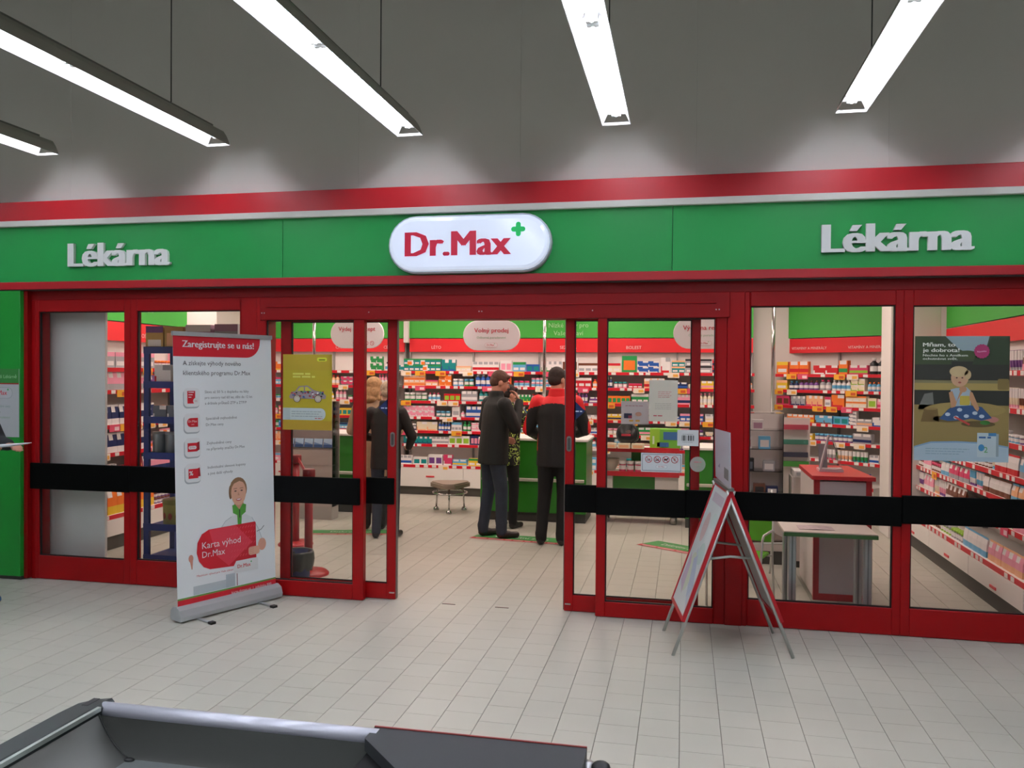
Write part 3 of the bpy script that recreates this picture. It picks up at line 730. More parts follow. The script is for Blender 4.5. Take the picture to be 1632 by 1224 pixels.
def hand(wrist, d, palm_n, s=1.0, curl=.35, side=1):
    "palm, four fingers and thumb as pieces; d = direction of the fingers, palm_n = palm normal"
    d = Vector(d).normalized(); n = Vector(palm_n); n = (n - d * n.dot(d)).normalized(); a = d.cross(n) * side
    w0 = Vector(wrist); P = []
    for k in (-1.5, -.5, .5, 1.5):
        P.append(('c', w0 + a * k * .012 * s, .013 * s, w0 + d * .085 * s + a * k * .019 * s, .0115 * s))
    for k, L in ((-1.5, .062), (-.5, .074), (.5, .07), (1.5, .055)):
        b = w0 + d * .088 * s + a * k * .020 * s
        d1 = (d + n * curl).normalized(); d2 = (d + n * curl * 2.6).normalized()
        m1 = b + d1 * L * .5 * s; e = m1 + d2 * L * .5 * s
        P += [('c', b, .0092 * s, m1, .0085 * s), ('c', m1, .0085 * s, e, .0072 * s)]
    b = w0 + d * .03 * s - a * .026 * s; m1 = b + (d * .6 - a * .7 + n * .3).normalized() * .038 * s; e = m1 + (d * .9 + n * .4 - a * .1).normalized() * .03 * s
    P += [('c', b, .012 * s, m1, .0105 * s), ('c', m1, .0105 * s, e, .0085 * s)]
    return P
def person(label, x, y, face, hgt, L, Rr, feet, jacket, trousers, shoes, hair, hairstyle='short', head_yaw=0, head_pitch=0, lean=0, build=1.0, collar=None, coat_hem=.78, stoop=0, skin='#c98f78', coatlen=None, patt=None, curlL=.4, curlR=.4):
    """local frame: x right, y forward, z up, for a height of 1.75; L, Rr = (elbow, wrist, finger direction, palm normal); feet = (left x,y,yaw),(right x,y,yaw)"""
    t = thing('person', label, 'person', (x, y, 0), 0)
    k = hgt / 1.75
    t.rotation_euler = (0, 0, face - math.pi / 2); t.scale = (k, k, k)
    SK = mat(skin, .5, noise=.04, nscale=12)
    b = build; ly = lean
    sh = Vector((0, ly, 1.43 - stoop)); hipz = .95
    S = [Vector((-.185 * b, ly, 1.42 - stoop)), Vector((.185 * b, ly, 1.42 - stoop))]
    hc = Vector((0, ly * 1.2 + .035, 1.635 - stoop))
    H = Matrix.Rotation(head_yaw, 3, 'Z') @ Matrix.Rotation(head_pitch, 3, 'X')
    hp = lambda v: hc + H @ Vector(v)
    body = [('e', hp((0, -.015, .02)), (.074, .092, .092), H), ('e', hp((0, .03, -.035)), (.058, .062, .078), H), ('e', hp((0, .055, -.085)), (.032, .03, .026), H),
            ('c', hp((0, .088, .008)), .009, hp((0, .108, -.022)), .012), ('e', hp((0, .088, -.055)), (.024, .012, .012), H), ('e', hp((0, .078, .03)), (.05, .018, .012), H),
            ('e', hp((-.076, -.012, -.018)), (.010, .02, .032), H), ('e', hp((.076, -.012, -.018)), (.010, .02, .032), H),
            ('c', hp((0, -.02, -.05)), .056, (0, ly, 1.44 - stoop), .062),
            ('l', [(hipz - .08, 0, 0, .13 * b, .10 * b), (1.02, 0, ly * .2, .145 * b, .10 * b), (1.2, 0, ly * .6, .155 * b, .10 * b), (1.36 - stoop, 0, ly, .17 * b, .10 * b), (1.45 - stoop, 0, ly, .10, .07)])]
    legs = []
    for i, (fx, fy, fw) in enumerate(feet):
        hx = (-.09, .09)[i]; kn = Vector(((hx + fx) / 2, fy * .5 + .03, .5)); an = Vector((fx, fy, .09))
        body += [('c', (hx, 0, hipz - .03), .075, kn, .05), ('c', kn, .05, an, .035)]
        dirf = Vector((math.sin(fw), math.cos(fw), 0))
        body += [('c', an - Vector((0, 0, .045)), .028, an + dirf * .1 - Vector((0, 0, .055)), .024)]
        legs.append((Vector((hx, 0, hipz)), kn, an, dirf))
    for s, (el, wr, fd, pn), cu in ((0, L, curlL), (1, Rr, curlR)):
        el = Vector(el); wr = Vector(wr)
        body += [('c', S[s], .045, el, .036), ('c', el, .036, wr, .025)] + hand(wr, fd, pn, 1.0, cu, -1 if s == 0 else 1)
    blob('body', body, .0085, SK, t, 1)
    # eyes, brows and lips
    for s in (-1, 1):
        e = MB().ell(hp((s * .028, .078, .006)), (.011, .006, .006), mat('#f0eceb', .2), 8, 6).build('eye', t)
        MB().ell(hp((s * .028, .084, .006)), (.005, .003, .005), mat('#2c2018', .2), 6, 4).build('pupil', e)
        MB().ell(hp((s * .029, .083, .027)), (.018, .008, .004), mat(hair, .8), 8, 4).build('eyebrow', t)
    MB().ell(hp((0, .098, -.056)), (.019, .006, .006), mat('#a8605a', .5), 8, 5).build('lips', t)
    # hair
    hm = mat(hair, .75, noise=.25, nscale=40, bump=.6)
    if hairstyle == 'short':
        hp_ = [('e', hp((0, -.022, .036)), (.082, .096, .088), H), ('e', hp((0, -.05, -.01)), (.074, .066, .07), H), ('c', hp((-.05, .045, .075)), .022, hp((.05, .05, .078)), .022)]
    elif hairstyle == 'bob':
        hp_ = [('e', hp((0, -.025, .03)), (.092, .105, .095), H), ('e', hp((0, -.05, -.07)), (.10, .075, .10), H), ('c', hp((-.075, 0, .0)), .03, hp((-.085, .0, -.13)), .035), ('c', hp((.075, 0, 0)), .03, hp((.085, 0, -.13)), .035), ('e', hp((0, -.06, -.15)), (.09, .06, .05), H)]
    blob('hair', hp_, .009, hm, t, 1)
    # trousers
    tm_ = mat(trousers, .8, noise=.12, nscale=14, bump=.25)
    tp = [('l', [(hipz - .13, 0, -.005, .155 * b, .115 * b), (hipz - .04, 0, -.01, .158 * b, .122 * b), (hipz + .02, 0, 0, .145 * b, .105 * b)])]
    for (h, kn, an, df) in legs:
        tp += [('c', h - Vector((0, 0, .08)), .092 * b, kn, .068 * b), ('c', kn, .068 * b, an + Vector((0, 0, .02)), .056 * b), ('c', an + Vector((0, -.004, .03)), .058 * b, an + Vector((0, 0, -.02)), .056 * b)]
    blob('trousers', tp, .012, tm_, t, 2)
    sm = mat(shoes, .45)
    for (h, kn, an, df) in legs:
        g = [('c', (an.x, an.y - .015, .045), .042, (an.x + df.x * .07, an.y + df.y * .07, .04), .04), ('c', (an.x + df.x * .07, an.y + df.y * .07, .036), .036, (an.x + df.x * .165, an.y + df.y * .165, .032), .032)]
        so = blob('shoe', g, .009, sm, t, 2)
        for v in so.data.vertices: v.co.z = max(v.co.z, 0.002)
    # jacket
    jm = mat(jacket, .7, noise=.15, nscale=9, bump=.35) if patt is None else patt
    hz = coat_hem
    jp = [('l', [(hz, 0, 0, .190 * b, .150 * b), (hz + .15, 0, ly * .2, .186 * b, .145 * b), (1.12, 0, ly * .5, .178 * b, .135 * b), (1.3 - stoop, 0, ly, .195 * b, .135 * b), (1.40 - stoop, 0, ly, .175 * b, .115 * b), (1.47 - stoop, 0, ly, .10, .085)])]
    for s, (el, wr, fd, pn) in ((0, L), (1, Rr)):
        el = Vector(el); wr = Vector(wr); w2 = el + (wr - el) * .93
        jp += [('c', S[s] + Vector((0, 0, -.015)), .076 * b, el, .062 * b), ('c', el, .060 * b, w2, .045 * b)]
    cl = ('l', [(1.42 - stoop, 0, ly - .005, .10, .09), (1.50 - stoop, 0, ly - .002, .082, .078), (1.545 - stoop, 0, ly, .076, .074)])
    if not collar: jp.append(cl)
    j = blob('jacket', jp, .012, jm, t, 3)
    if collar: blob('collar', [cl], .010, mat(collar, .7, bump=.2), t, 2)
    return t, j, S
UP = (0, 0, 1)
# man in profile, hand at his mouth
t, j, S = person('man in black jacket and dark blue jeans, hand raised to his mouth', -1.93, 8.36, R(38), 1.72,
       ((-.27, .02, 1.15), (-.24, .22, 1.02), (.3, 1, -.3), (1, 0, 0)), ((.24, .14, 1.16), (.10, .26, 1.44), (-.55, -.25, .8), (-.6, -1, 0)), ((-.10, -.06, R(-8)), (.10, .06, R(12))),
       '#121715', '#2b3440', '#2a1f1d', '#573a2c', head_yaw=R(-12), head_pitch=R(-22), lean=.04, build=1.04)
# man from behind with red yoke
t, j, S = person('man in black jacket with bright red shoulders and collar, seen from behind', -1.235, 8.12, R(84), 1.76,
       ((-.30, .06, 1.13), (-.20, .24, 1.06), (.2, 1, .2), (0, 0, -1)), ((.27, .10, 1.14), (.14, .30, 1.08), (-.3, 1, 0), (0, 0, -1)), ((-.135, -.03, R(-14)), (.065, .0, R(14))),
       '#0d0e0e', '#0c0d0d', '#1c1a1a', '#2c1f1a', head_yaw=R(-24), head_pitch=R(-8), lean=.02, build=1.03, collar='#d8141c')
two_mat(j, mat('#e0161e', .6, bump=.2), lambda c: c.z > 1.40 - .30 * max(0, abs(c.x) - .07) or (c.x < -.305 and 1.05 < c.z) or (c.x > .31 and 1.05 < c.z) or (abs(c.x) > .17 and abs(c.x) < .24 and .93 < c.z < 1.1 and c.y < 0))
# person behind, patterned jacket
pm = bpy.data.materials.new('neon_pattern'); pm.use_nodes = True; nt = pm.node_tree; bs = nt.nodes['Principled BSDF']; bs.inputs['Roughness'].default_value = .6
tc = nt.nodes.new('ShaderNodeTexCoord'); wv = nt.nodes.new('ShaderNodeTexNoise'); wv.inputs['Scale'].default_value = 5.5; wv.inputs['Distortion'].default_value = 2.2
rp = nt.nodes.new('ShaderNodeValToRGB'); rp.color_ramp.interpolation = 'CONSTANT'
rp.color_ramp.elements[0].color = (*lin('#0b0f0c'), 1); rp.color_ramp.elements[1].position = .495; rp.color_ramp.elements[1].color = (*lin('#c4e070'), 1)
e = rp.color_ramp.elements.new(.53); e.color = (*lin('#0b0f0c'), 1)
nt.links.new(tc.outputs['Object'], wv.inputs['Vector']); nt.links.new(wv.outputs['Fac'], rp.inputs[0]); nt.links.new(rp.outputs[0], bs.inputs['Base Color'])
t, j, S = person('dark haired person in black jacket patterned lime green, half hidden by another customer', -1.90, 8.88, R(70), 1.57,
       ((-.28, .04, 1.15), (-.20, .24, 1.06), (0, 1, 0), (0, 0, -1)), ((.29, .10, 1.18), (.32, .32, 1.08), (-.2, 1, 0), (0, 0, -1)), ((-.09, .0, R(-6)), (.09, .02, R(6))),
       '#0b0f0c', '#0b0c0c', '#181616', '#231a16', head_yaw=R(-30), head_pitch=R(-15), lean=.03, build=.95, patt=pm)
# couple behind the left leaf
t, j, S = person('short haired man in dark jacket and blue jeans, back turned, behind the left door leaf', -2.985, 8.05, R(98), 1.60,
       ((-.29, .05, 1.14), (-.15, .20, 1.10), (.6, .8, 0), (0, 0, -1)), ((.29, .04, 1.14), (.22, .2, 1.0), (-.3, 1, 0), (0, 0, -1)), ((-.10, -.02, R(-20)), (.10, .02, R(12))),
       '#171310', '#2c3342', '#131112', '#b9a288', head_yaw=R(20), head_pitch=R(-10), lean=.02, build=.92, skin='#cf9c86')
t, j, S = person('blonde woman in a long beige coat standing to the left of the short haired man', -3.27, 8.47, R(105), 1.64,
       ((-.27, .05, 1.14), (-.16, .22, 1.10), (.5, 1, 0), (0, 0, -1)), ((.27, .05, 1.14), (.18, .24, 1.08), (-.3, 1, 0), (0, 0, -1)), ((-.09, 0, R(-5)), (.09, 0, R(5))),
       '#a88a6c', '#1d1b1c', '#151313', '#b98f63', hairstyle='bob', head_yaw=R(-35), head_pitch=R(-15), coat_hem=.62)
# someone at the left edge holding papers
t, j, S = person('person in dark clothes and blue shoes by the green pillar, holding papers', -5.10, 5.02, R(-6), 1.74,
       ((-.27, .06, 1.16), (-.15, .30, 1.16), (.3, 1, .0), (0, 0, -1)), ((.24, .10, 1.15), (.10, .37, 1.195), (.1, 1, -.05), (0, 0, -1)), ((-.10, .06, R(-6)), (.12, .20, R(6))),
       '#1d2024', '#22242c', '#2c5f92', '#2b201a', head_pitch=R(-30), head_yaw=0)
for o in t.children:
    if o.name.startswith('shoe'): two_mat(o, mat('#b03028', .5), lambda c: c.z < .018)
pp = thing('paper_sheets', 'white sheets of paper held out flat by the hand at the left edge', 'papers', (-4.60, 4.93, 1.178), R(8))
for i in range(3):
    M = Matrix.Rotation(R(4 * i - 2), 4, 'Z') @ Matrix.Rotation(R(-4), 4, 'Y')
    MB().box(-.17, .10 - .01 * i, -.105, .105, -.004 * i - .0035, -.004 * i, mat('#dfe2ea', .6), M).build('sheet', pp)
# ================================================================ ROLL-UP BANNER
BO = Vector((-3.335, 5.01, 0)); BB = Vector((.425, .905, 0)).normalized(); BN = Vector((.905, -.425, 0)); BU = (Vector((0, 0, 1.855)) - BN * .07).normalized()
t = thing('rollup_banner', 'tall white and red roll-up banner with woman holding a red card, on silver base', 'banner', BO)
M = Matrix((BB, -BN, Vector((0, 0, 1)))).transposed().to_4x4()
mb = MB(); sec = [(-.06, .012), (.05, .012), (.065, .03), (.06, .075), (.03, .10), (-.01, .105), (-.05, .085), (-.065, .04)]
n = len(sec); vs = [(x, a, b) for x in (-.015, .815) for a, b in sec]
mb.add(vs, [tuple(range(n))[::-1], tuple(range(n, 2 * n))] + [(i, (i + 1) % n, n + (i + 1) % n, n + i) for i in range(n)], ALU, M); mb.build('base', t)
for u in (.12, .62):
    f = MB().box(u - .012, u + .012, -.20, .16, .004, .012, ALU, M).build('foot', t)
    MB().box(u - .018, u + .018, -.235, -.195, .0, .016, RUBBER, M).build('rubber_cap', f)
def BP(u, v, d=0): return BB * u + BU * v + BN * d + Vector((0, 0, .10))
th = .0012
MB().add([BP(0, -.02), BP(.80, -.02), BP(.80, 1.85), BP(0, 1.85), BP(0, -.02, -th), BP(.80, -.02, -th), BP(.80, 1.85, -th), BP(0, 1.85, -th)],
         [(0, 1, 2, 3), (7, 6, 5, 4), (0, 4, 5, 1), (1, 5, 6, 2), (2, 6, 7, 3), (3, 7, 4, 0)], mat('#eaf0f3', .5)).build('banner_sheet', t)
MB().bar(BP(-.005, 1.856), BP(.805, 1.856), .02, .03, ALU).build('top_rail', t)
MB().tube([BP(.4, 0, -.03), BP(.4, 1.85, -.02)], .008, ALU).build('support_pole', t)
c = Canvas(BO + Vector((0, 0, .10)), BB, BU)
RD = '#c41226'; WH = '#dfe3e4'; GT = '#4a4f55'
c.rr(0, 1.70, .70, 1.85, .12, RD, 1, (0, 0, 0, 1), n=8)
c.text('Zaregistrujte se u nás!', .07, 1.765, .045, WH, 2, w=.575, bold=.03)
c.text('A získejte výhody nového', .072, 1.640, .030, GT, 1, w=.46)
c.text('klientského programu Dr.Max', .072, 1.572, .030, GT, 1, w=.54)
for v, kind in ((1.42, 0), (1.245, 1), (1.075, 2), (.90, 3)):
    c.rr(.068, v - .078, .192, v + .052, .03, '#aab4ba', 1); c.rr(.074, v - .068, .196, v + .062, .03, '#e4e8ea', 2)
    if kind == 0:
        c.rect(.10, v - .045, .16, v + .042, RD, 3); [c.rect(.108, v + .03 - .017 * i, .150 - .01 * i, v + .035 - .017 * i, WH, 4) for i in range(3)]; c.ell(.165, v - .028, .022, .022, WH, 4); c.text('50%', .165, v - .033, .009, RD, 5, align='c')
    elif kind == 1:
        c.rr(.095, v - .032, .178, v + .03, .028, RD, 3, (0, 1, 1, 0)); c.text('Dr.Max', .137, v, .015, WH, 4, align='c'); c.text('cena', .137, v - .018, .008, WH, 4, align='c')
    elif kind == 2:
        c.poly([(.168, v - .03), (.186, v - .02), (.186, v + .036), (.168, v + .03)], '#8c0c1c', 3); c.rect(.095, v - .032, .168, v + .028, RD, 3); c.rr(.102, v - .016, .162, v + .008, .011, WH, 4); c.text('Dr.Max', .132, v - .008, .009, RD, 5, align='c')
    else:
        c.poly([(.115, v + .01), (.185, v + .03), (.19, v - .03), (.12, v - .04)], '#9c0e1e', 3); c.rect(.098, v - .042, .172, v + .024, RD, 4); c.text('%', .104, v - .02, .03, WH, 5, bold=.03)
for s_, u, v, ww in (('Sleva až 50 % z doplatku na léky', .235, 1.445, .36), ('pro seniory nad 60 let, děti do 12 let', .235, 1.405, .39), ('a držitele průkazů ZTP a ZTP/P', .235, 1.365, .34),
                     ('Speciálně zvýhodněné', .24, 1.258, .25), ('Dr.Max ceny', .24, 1.215, .14), ('Zvýhodněné ceny', .242, 1.085, .20), ('na přípravky značky Dr.Max', .242, 1.044, .31),
                     ('Individuální slevové kupony', .247, .915, .31), ('a jiné další výhody', .247, .872, .20)):
    c.text(s_, u, v, .018, '#6b7278', 1, w=ww)
# the woman with the card (flat print)
c.poly([(.31, .38), (.33, .47), (.38, .53), (.44, .56), (.55, .56), (.60, .53), (.655, .44), (.70, .33), (.66, .25), (.60, .30), (.60, .38)], '#dfe5e8', 1)
c.line([(.33, .47), (.38, .53), (.43, .555)], .004, '#b4bfc6', 2); c.line([(.60, .53), (.655, .44), (.69, .35)], .004, '#b4bfc6', 2)
c.ell(.49, .745, .073, .088, '#8a6a4c', 2); c.ell(.425, .73, .014, .05, '#76583e', 2); c.poly([(.455, .66), (.53, .66), (.54, .59), (.45, .59)], '#c48f76', 2)
c.ell(.492, .722, .062, .092, '#d7a58c', 3); c.poly([(.425, .75), (.43, .80), (.47, .83), (.53, .82), (.555, .76), (.54, .79), (.50, .805), (.455, .79)], '#8a6a4c', 4)
for u in (.466, .518): c.ell(u, .735, .010, .005, '#4a3a34', 4); c.line([(u - .016, .752), (u + .014, .754)], .004, '#7a5a42', 4)
c.poly([(.488, .73), (.484, .702), (.500, .702)], '#c08a72', 4); c.ell(.492, .672, .022, .010, '#b9485a', 4); c.ell(.492, .674, .017, .004, '#f0eeee', 5)
c.poly([(.437, .635), (.46, .64), (.495, .60), (.525, .64), (.553, .63), (.548, .575), (.515, .555), (.51, .49), (.48, .49), (.477, .56), (.442, .58)], '#4e9a3a', 5)
c.line([(.497, .60), (.497, .54)], .008, '#2c3430', 6)
c.poly([(.245, .49), (.625, .495), (.632, .485), (.632, .20), (.46, .20), (.44, .20), (.25, .212), (.20, .235), (.165, .28), (.148, .34), (.155, .41), (.19, .465)], RD, 6)
c.poly([(.245, .49), (.46, .492), (.60, .35), (.40, .21), (.30, .30)], '#d3384a', 6.5)
c.poly([(.40, .21), (.60, .35), (.63, .48), (.63, .30), (.62, .20)], '#b81024', 6.6)
for i in range(9):
    for j in range(6): c.line([(.42 + .024 * i, .26 + .04 * j), (.432 + .024 * i, .275 + .04 * j)], .004, '#d8505e', 7)
c.text('Karta výhod', .19, .362, .045, WH, 8, w=.31); c.text('Dr.Max', .19, .300, .042, WH, 8, w=.18)
c.poly([(.44, .15), (.44, .20), (.46, .232), (.60, .232), (.645, .228), (.645, .142)], WH, 8); c.logo(.47, .178, .11, c=RD, l=9)
c.ell(.105, .31, .018, .026, '#c98a78', 2); c.poly([(.095, .30), (.12, .30), (.115, .235), (.108, .235)], '#c98a78', 2)
c.ell(.685, .32, .035, .045, '#d39c86', 2); c.rr(.565, .255, .66, .315, .02, '#d9a890', 9); [c.line([(.572, .265 + .014 * i), (.61, .268 + .014 * i)], .002, '#b27c66', 10) for i in range(4)]
c.line([(.64, .42), (.68, .43), (.705, .455)], .006, '#8c9296', 3)
c.text('Maximum výhod pro Vaše zdraví', .147, .176, .013, RD, 2, w=.29, rot=-.02)
c.rect(.12, .055, .45, .115, '#b7c2c8', 1); c.rect(.375, .055, .45, .150, '#aab5bd', 2); c.rect(.464, .055, .470, .142, '#7a2c38', 3)
c.rect(0, .04, .80, .052, '#5f8f3e', 1); c.rect(0, -.018, .80, .040, RD, 1)
c.text('karta.drmax.cz  |  infolinka 800', .42, .004, .017, WH, 2, w=.34)
c.build('print', t)
# ================================================================ A-FRAME STAND
t = thing('a_frame_stand', 'folding pavement stand with two poster panels in red frames and a small header sheet', 'stand', (.27, 5.38, 0))
AF = lambda p: Vector(p) - Vector((.27, 5.38, 0))
def a_panel(name, top0, top1, foot, w, h, face_m, seed):
    "panel hanging from the ridge down towards the feet"
    A = Vector(top0); Bv = Vector(top1); e = (Bv - A).normalized(); d = Vector(foot) - A; d = (d - e * d.dot(e)).normalized(); nn = e.cross(d)
    def P(u, v, q=0): return AF(A + e * u + d * v + nn * q)
    root = MB(); W = (Bv - A).length
    fr = MB()
    def slab(u0, u1, v0, v1, q0, q1, m, mbx): mbx.add([P(a, b, q) for a in (u0, u1) for b in (v0, v1) for q in (q0, q1)], [(0, 1, 3, 2), (4, 6, 7, 5), (0, 4, 5, 1), (2, 3, 7, 6), (0, 2, 6, 4), (1, 5, 7, 3)], m); return mbx
    bk = slab(.006, W - .006, .0, h, -.006, -.001, mat('#b9bab6', .5), MB()).build(name, t)
    for a in ((0, W, 0, .022), (0, W, h - .022, h), (0, .022, .022, h - .022), (W - .022, W, .022, h - .022)):
        slab(*a, -.012, .008, mat('#b01220', .35), MB()).build('red_frame', bk)
    for u in (.012, W - .012):
        MB().tube([P(u, -.01, -.018), P(u, 1.065, -.018)], .011, mat('#c5c8c4', .35, .6), 8).build('leg', t)
    return P, slab, bk, W
P, slab, bk, W = a_panel('poster_panel', (.285, 5.13, 1.0), (.215, 5.63, 1.0), (-.065, 5.085, 0), .5, .84, None, 1)
c = MB(); cvO = P(0, .84, .0015); cv = Canvas(AF((0, 0, 0)) * 0 + cvO, P(1, 0) - P(0, 0), P(0, 0) - P(0, 1))
if cv.n.dot((P(0, 0, 1) - P(0, 0, 0))) < 0: cv.n = -cv.n
cv.rect(.022, .022, W - .022, .818, '#c9d2d2', 1)
rg = random.Random(5)
cv.poly([(.05, .05), (.35, .30), (.28, .42), (.06, .22)], '#b7c1cc', 2); cv.ell(.30, .25, .10, .13, '#c3cdb9', 3); cv.ell(.16, .40, .09, .07, '#b3c9c4', 3); cv.poly([(.3, .1), (.44, .16), (.42, .36), (.34, .3)], '#b9a8bd', 4)
cv.ell(.32, .55, .07, .10, '#cbb3b2', 3); cv.ell(.14, .62, .08, .05, '#bfd0cc', 3); cv.poly([(.05, .2), (.14, .12), (.3, .34), (.22, .38)], '#a9b6c9', 5); cv.rect(.08, .72, .40, .78, '#b9b0bb', 3)
o = cv.mb.build('print', bk)
P, slab, bk2, W = a_panel('poster_panel', (.215, 5.63, 1.0), (.285, 5.13, 1.0), (.61, 5.70, 0), .5, .84, None, 2)
cv = Canvas(P(0, .84, .0015), P(1, 0) - P(0, 0), P(0, 0) - P(0, 1))
if cv.n.dot((P(0, 0, 1) - P(0, 0, 0))) < 0: cv.n = -cv.n
cv.rect(.022, .022, W - .022, .818, '#c9d2d2', 1); cv.ell(.25, .4, .15, .2, '#b3c9c4', 2); cv.build
cv.mb.build('print', bk2)
MB().bar(AF((.285, 5.13, 1.008)), AF((.215, 5.63, 1.008)), .035, .02, mat('#8a8c88', .4, .6)).build('hinge', t)
for y in (5.17, 5.60):
    k = (y - 5.13) / .5
    a = Vector((.285 - .07 * k, 5.13 + .5 * k, 1.0)); l = a + (Vector((-.065 - .07 * k, 5.085 + .54 * k, 0)) - a) * .42; r = a + (Vector((.665 - .06 * k, 5.30 + .4 * k, 0)) - a) * .42
    MB().tube([AF(l), AF((l + r) / 2 + Vector((0, 0, .015))), AF(r)], .008, mat('#c0c4bf', .4, .5), 8).build('stay_bar', t)
hp_ = [(.283, 5.13, 1.01), (.213, 5.63, 1.03), (.205, 5.63, 1.345), (.277, 5.15, 1.352)]
h = MB(); qn = (Vector(hp_[1]) - Vector(hp_[0])).cross(Vector((0, 0, 1))).normalized() * .002
h.add([AF(Vector(p) + qn) for p in hp_] + [AF(Vector(p) - qn) for p in hp_], [(0, 1, 2, 3), (7, 6, 5, 4), (0, 4, 5, 1), (1, 5, 6, 2), (2, 6, 7, 3), (3, 7, 4, 0)], mat('#b9b6c2', .3))
hs = h.build('header_sheet', t)
e = (Vector(hp_[1]) - Vector(hp_[0])).normalized()
cv = Canvas(AF(Vector(hp_[1]) - qn * 1.1), -e, (0, 0, 1));
cv.rect(.06, .08, .16, .24, '#8f8aa6', 1); cv.rect(.30, .04, .44, .12, '#6f6d6c', 1); cv.rect(.30, .14, .42, .28, '#a59fc0', 1); cv.rect(.05, .26, .2, .30, '#b04050', 1); cv.mb.build('print', hs)
# ================================================================ THINGS STUCK ON THE GLASS
def sheet(name, label, cat, x0, z0, x1, z1, col, y=5.784, group=None, back=.0012):
    t = thing(name, label, cat, ((x0 + x1) / 2, y, (z0 + z1) / 2), group=group)
    w = (x1 - x0) / 2; h = (z1 - z0) / 2
    MB().box(-w, w, 0, back, -h, h, mat(col, .45)).build('sheet', t)
    return t, Canvas((x0, y, z0), (1, 0, 0), (0, 0, 1)), x1 - x0, z1 - z0
t, c, W, H = sheet('advert_poster', 'mustard yellow poster with a little car collage on the left glass', 'poster', -2.965, 1.262, -2.570, 1.830, '#a8981a', y=5.781)
c.rect(0, .0, W, .07, '#a5861c', 1); c.rect(0, .45, W, H, '#a8921e', 1); c.rr(.0, .075, .345, .165, .042, '#b9c4c4', 2, (1, 0, 0, 1)); c.rect(0, .075, .06, .165, '#a9b6b8', 3)
c.rr(.275, .515, .355, .545, .013, '#c3c82c', 2); c.greek(.29, .523, .05, .012, '#55600c', 3, 3)
for i, ww in ((0, .15), (1, .18)): c.greek(.08, .415 - .022 * i, ww, .019, '#c9c75c', 3, 5 + i)
c.poly([(.05, .25), (.07, .285), (.10, .29), (.13, .33), (.20, .335), (.25, .30), (.32, .285), (.35, .26), (.345, .235), (.06, .235)], '#8d7f86', 4)
c.poly([(.115, .293), (.14, .322), (.17, .324), (.17, .293)], '#b6ae36', 5); c.poly([(.18, .293), (.18, .324), (.20, .324), (.235, .295)], '#b6ae36', 5)
rg = random.Random(2)
for i in range(46):
    u = .06 + rg.random() * .27; v = .24 + rg.random() * .045; c.rect(u, v, u + .014, v + .01, rg.choice(['#a83038', '#3c5f9c', '#d8d4cc', '#3d8a76', '#6b3f66', '#202028']), 5 + (i % 3) * .3)
for u in (.115, .285): c.ell(u, .235, .030, .028, '#5b4a3c', 6.5); c.ell(u, .235, .018, .017, '#b9b3a8', 7); c.ring(u, .235, .024, .005, '#c4bcae', 7)
c.greek(.07, .135, .24, .008, '#8d999b', 4, 1); c.greek(.07, .118, .22, .008, '#8d999b', 4, 2); c.greek(.07, .10, .25, .008, '#8d999b', 4, 4); c.greek(.26, .085, .06, .009, '#b04040', 4, 2)
c.build('print', t)
# baby food poster
t, c, W, H = sheet('advert_poster', 'colour poster of a toddler sitting in a sandpit with a white carton', 'poster', 1.462, 1.158, 2.020, 1.960, '#7d7754', y=5.784)
c.rect(0, .62, W, H, '#3f4a34', 1); c.poly([(.18, H), (.44, H), (.42, .72), (.34, .68), (.26, .72)], '#8fa3a8', 2); c.poly([(0, .62), (.22, .62), (.21, .70), (.16, .76), (.06, H), (0, H)], '#3b4a2c', 3); c.poly([(W, .62), (.34, .62), (.36, .68), (.43, .74), (.45, .79), (W, .79)], '#32402a', 3); c.ell(.31, .68, .07, .03, '#41502f', 3)
c.rect(0, .52, W, .64, '#2f2f28', 2); c.rect(0, .455, W, .50, '#a28e52', 3); c.rect(0, .33, W, .47, '#2a2c24', 2.5); c.poly([(.02, .33), (.06, .43), (.11, .44), (.12, .33)], '#6d6e66', 3)
c.rect(0, .0, W, .36, '#8e7a48', 3); c.ell(.30, .33, .24, .05, '#96824c', 3.3); c.poly([(.04, .25), (.06, .335), (.14, .335), (.15, .25)], '#6e5830', 4); c.ell(.10, .335, .04, .008, '#8a7344', 5)
c.rr(.49, .46, .555, .53, .01, '#7d6a3c', 4)
c.ell(.20, .27, .09, .022, '#6b5a34', 4); c.ell(.38, .24, .10, .02, '#5f4f2c', 4); c.ell(.45, .27, .05, .02, '#b0746a', 4)
c.poly([(.15, .27), (.20, .33), (.24, .36), (.33, .36), (.40, .35), (.46, .28), (.40, .262), (.34, .275), (.28, .262), (.20, .258)], '#31507a', 5)
for u, v in ((.2, .3), (.25, .28), (.31, .29), (.36, .31), (.40, .29), (.27, .33)): c.ell(u, v, .016, .012, '#b9c6d2', 6, 8)
c.poly([(.215, .46), (.25, .47), (.31, .475), (.335, .45), (.335, .36), (.225, .35)], '#9db0bd', 6); c.rr(.27, .36, .33, .42, .01, '#b7a545', 7)
c.poly([(.205, .44), (.225, .45), (.25, .38), (.285, .44), (.275, .46), (.245, .35), (.22, .34)], '#b88a66', 8); c.poly([(.33, .45), (.345, .44), (.385, .34), (.375, .32), (.36, .335), (.325, .40)], '#b88a66', 8)
c.ell(.268, .535, .052, .058, '#c39a7a', 8); c.ell(.262, .575, .055, .035, '#c2ab80', 9); c.ell(.315, .555, .02, .03, '#b9a078', 9); c.ell(.288, .462, .022, .02, '#b88a66', 9)
for u in (.25, .283): c.ell(u, .535, .006, .004, '#3a2a22', 10, 8)
c.ell(.268, .505, .01, .006, '#a35a50', 10, 8)
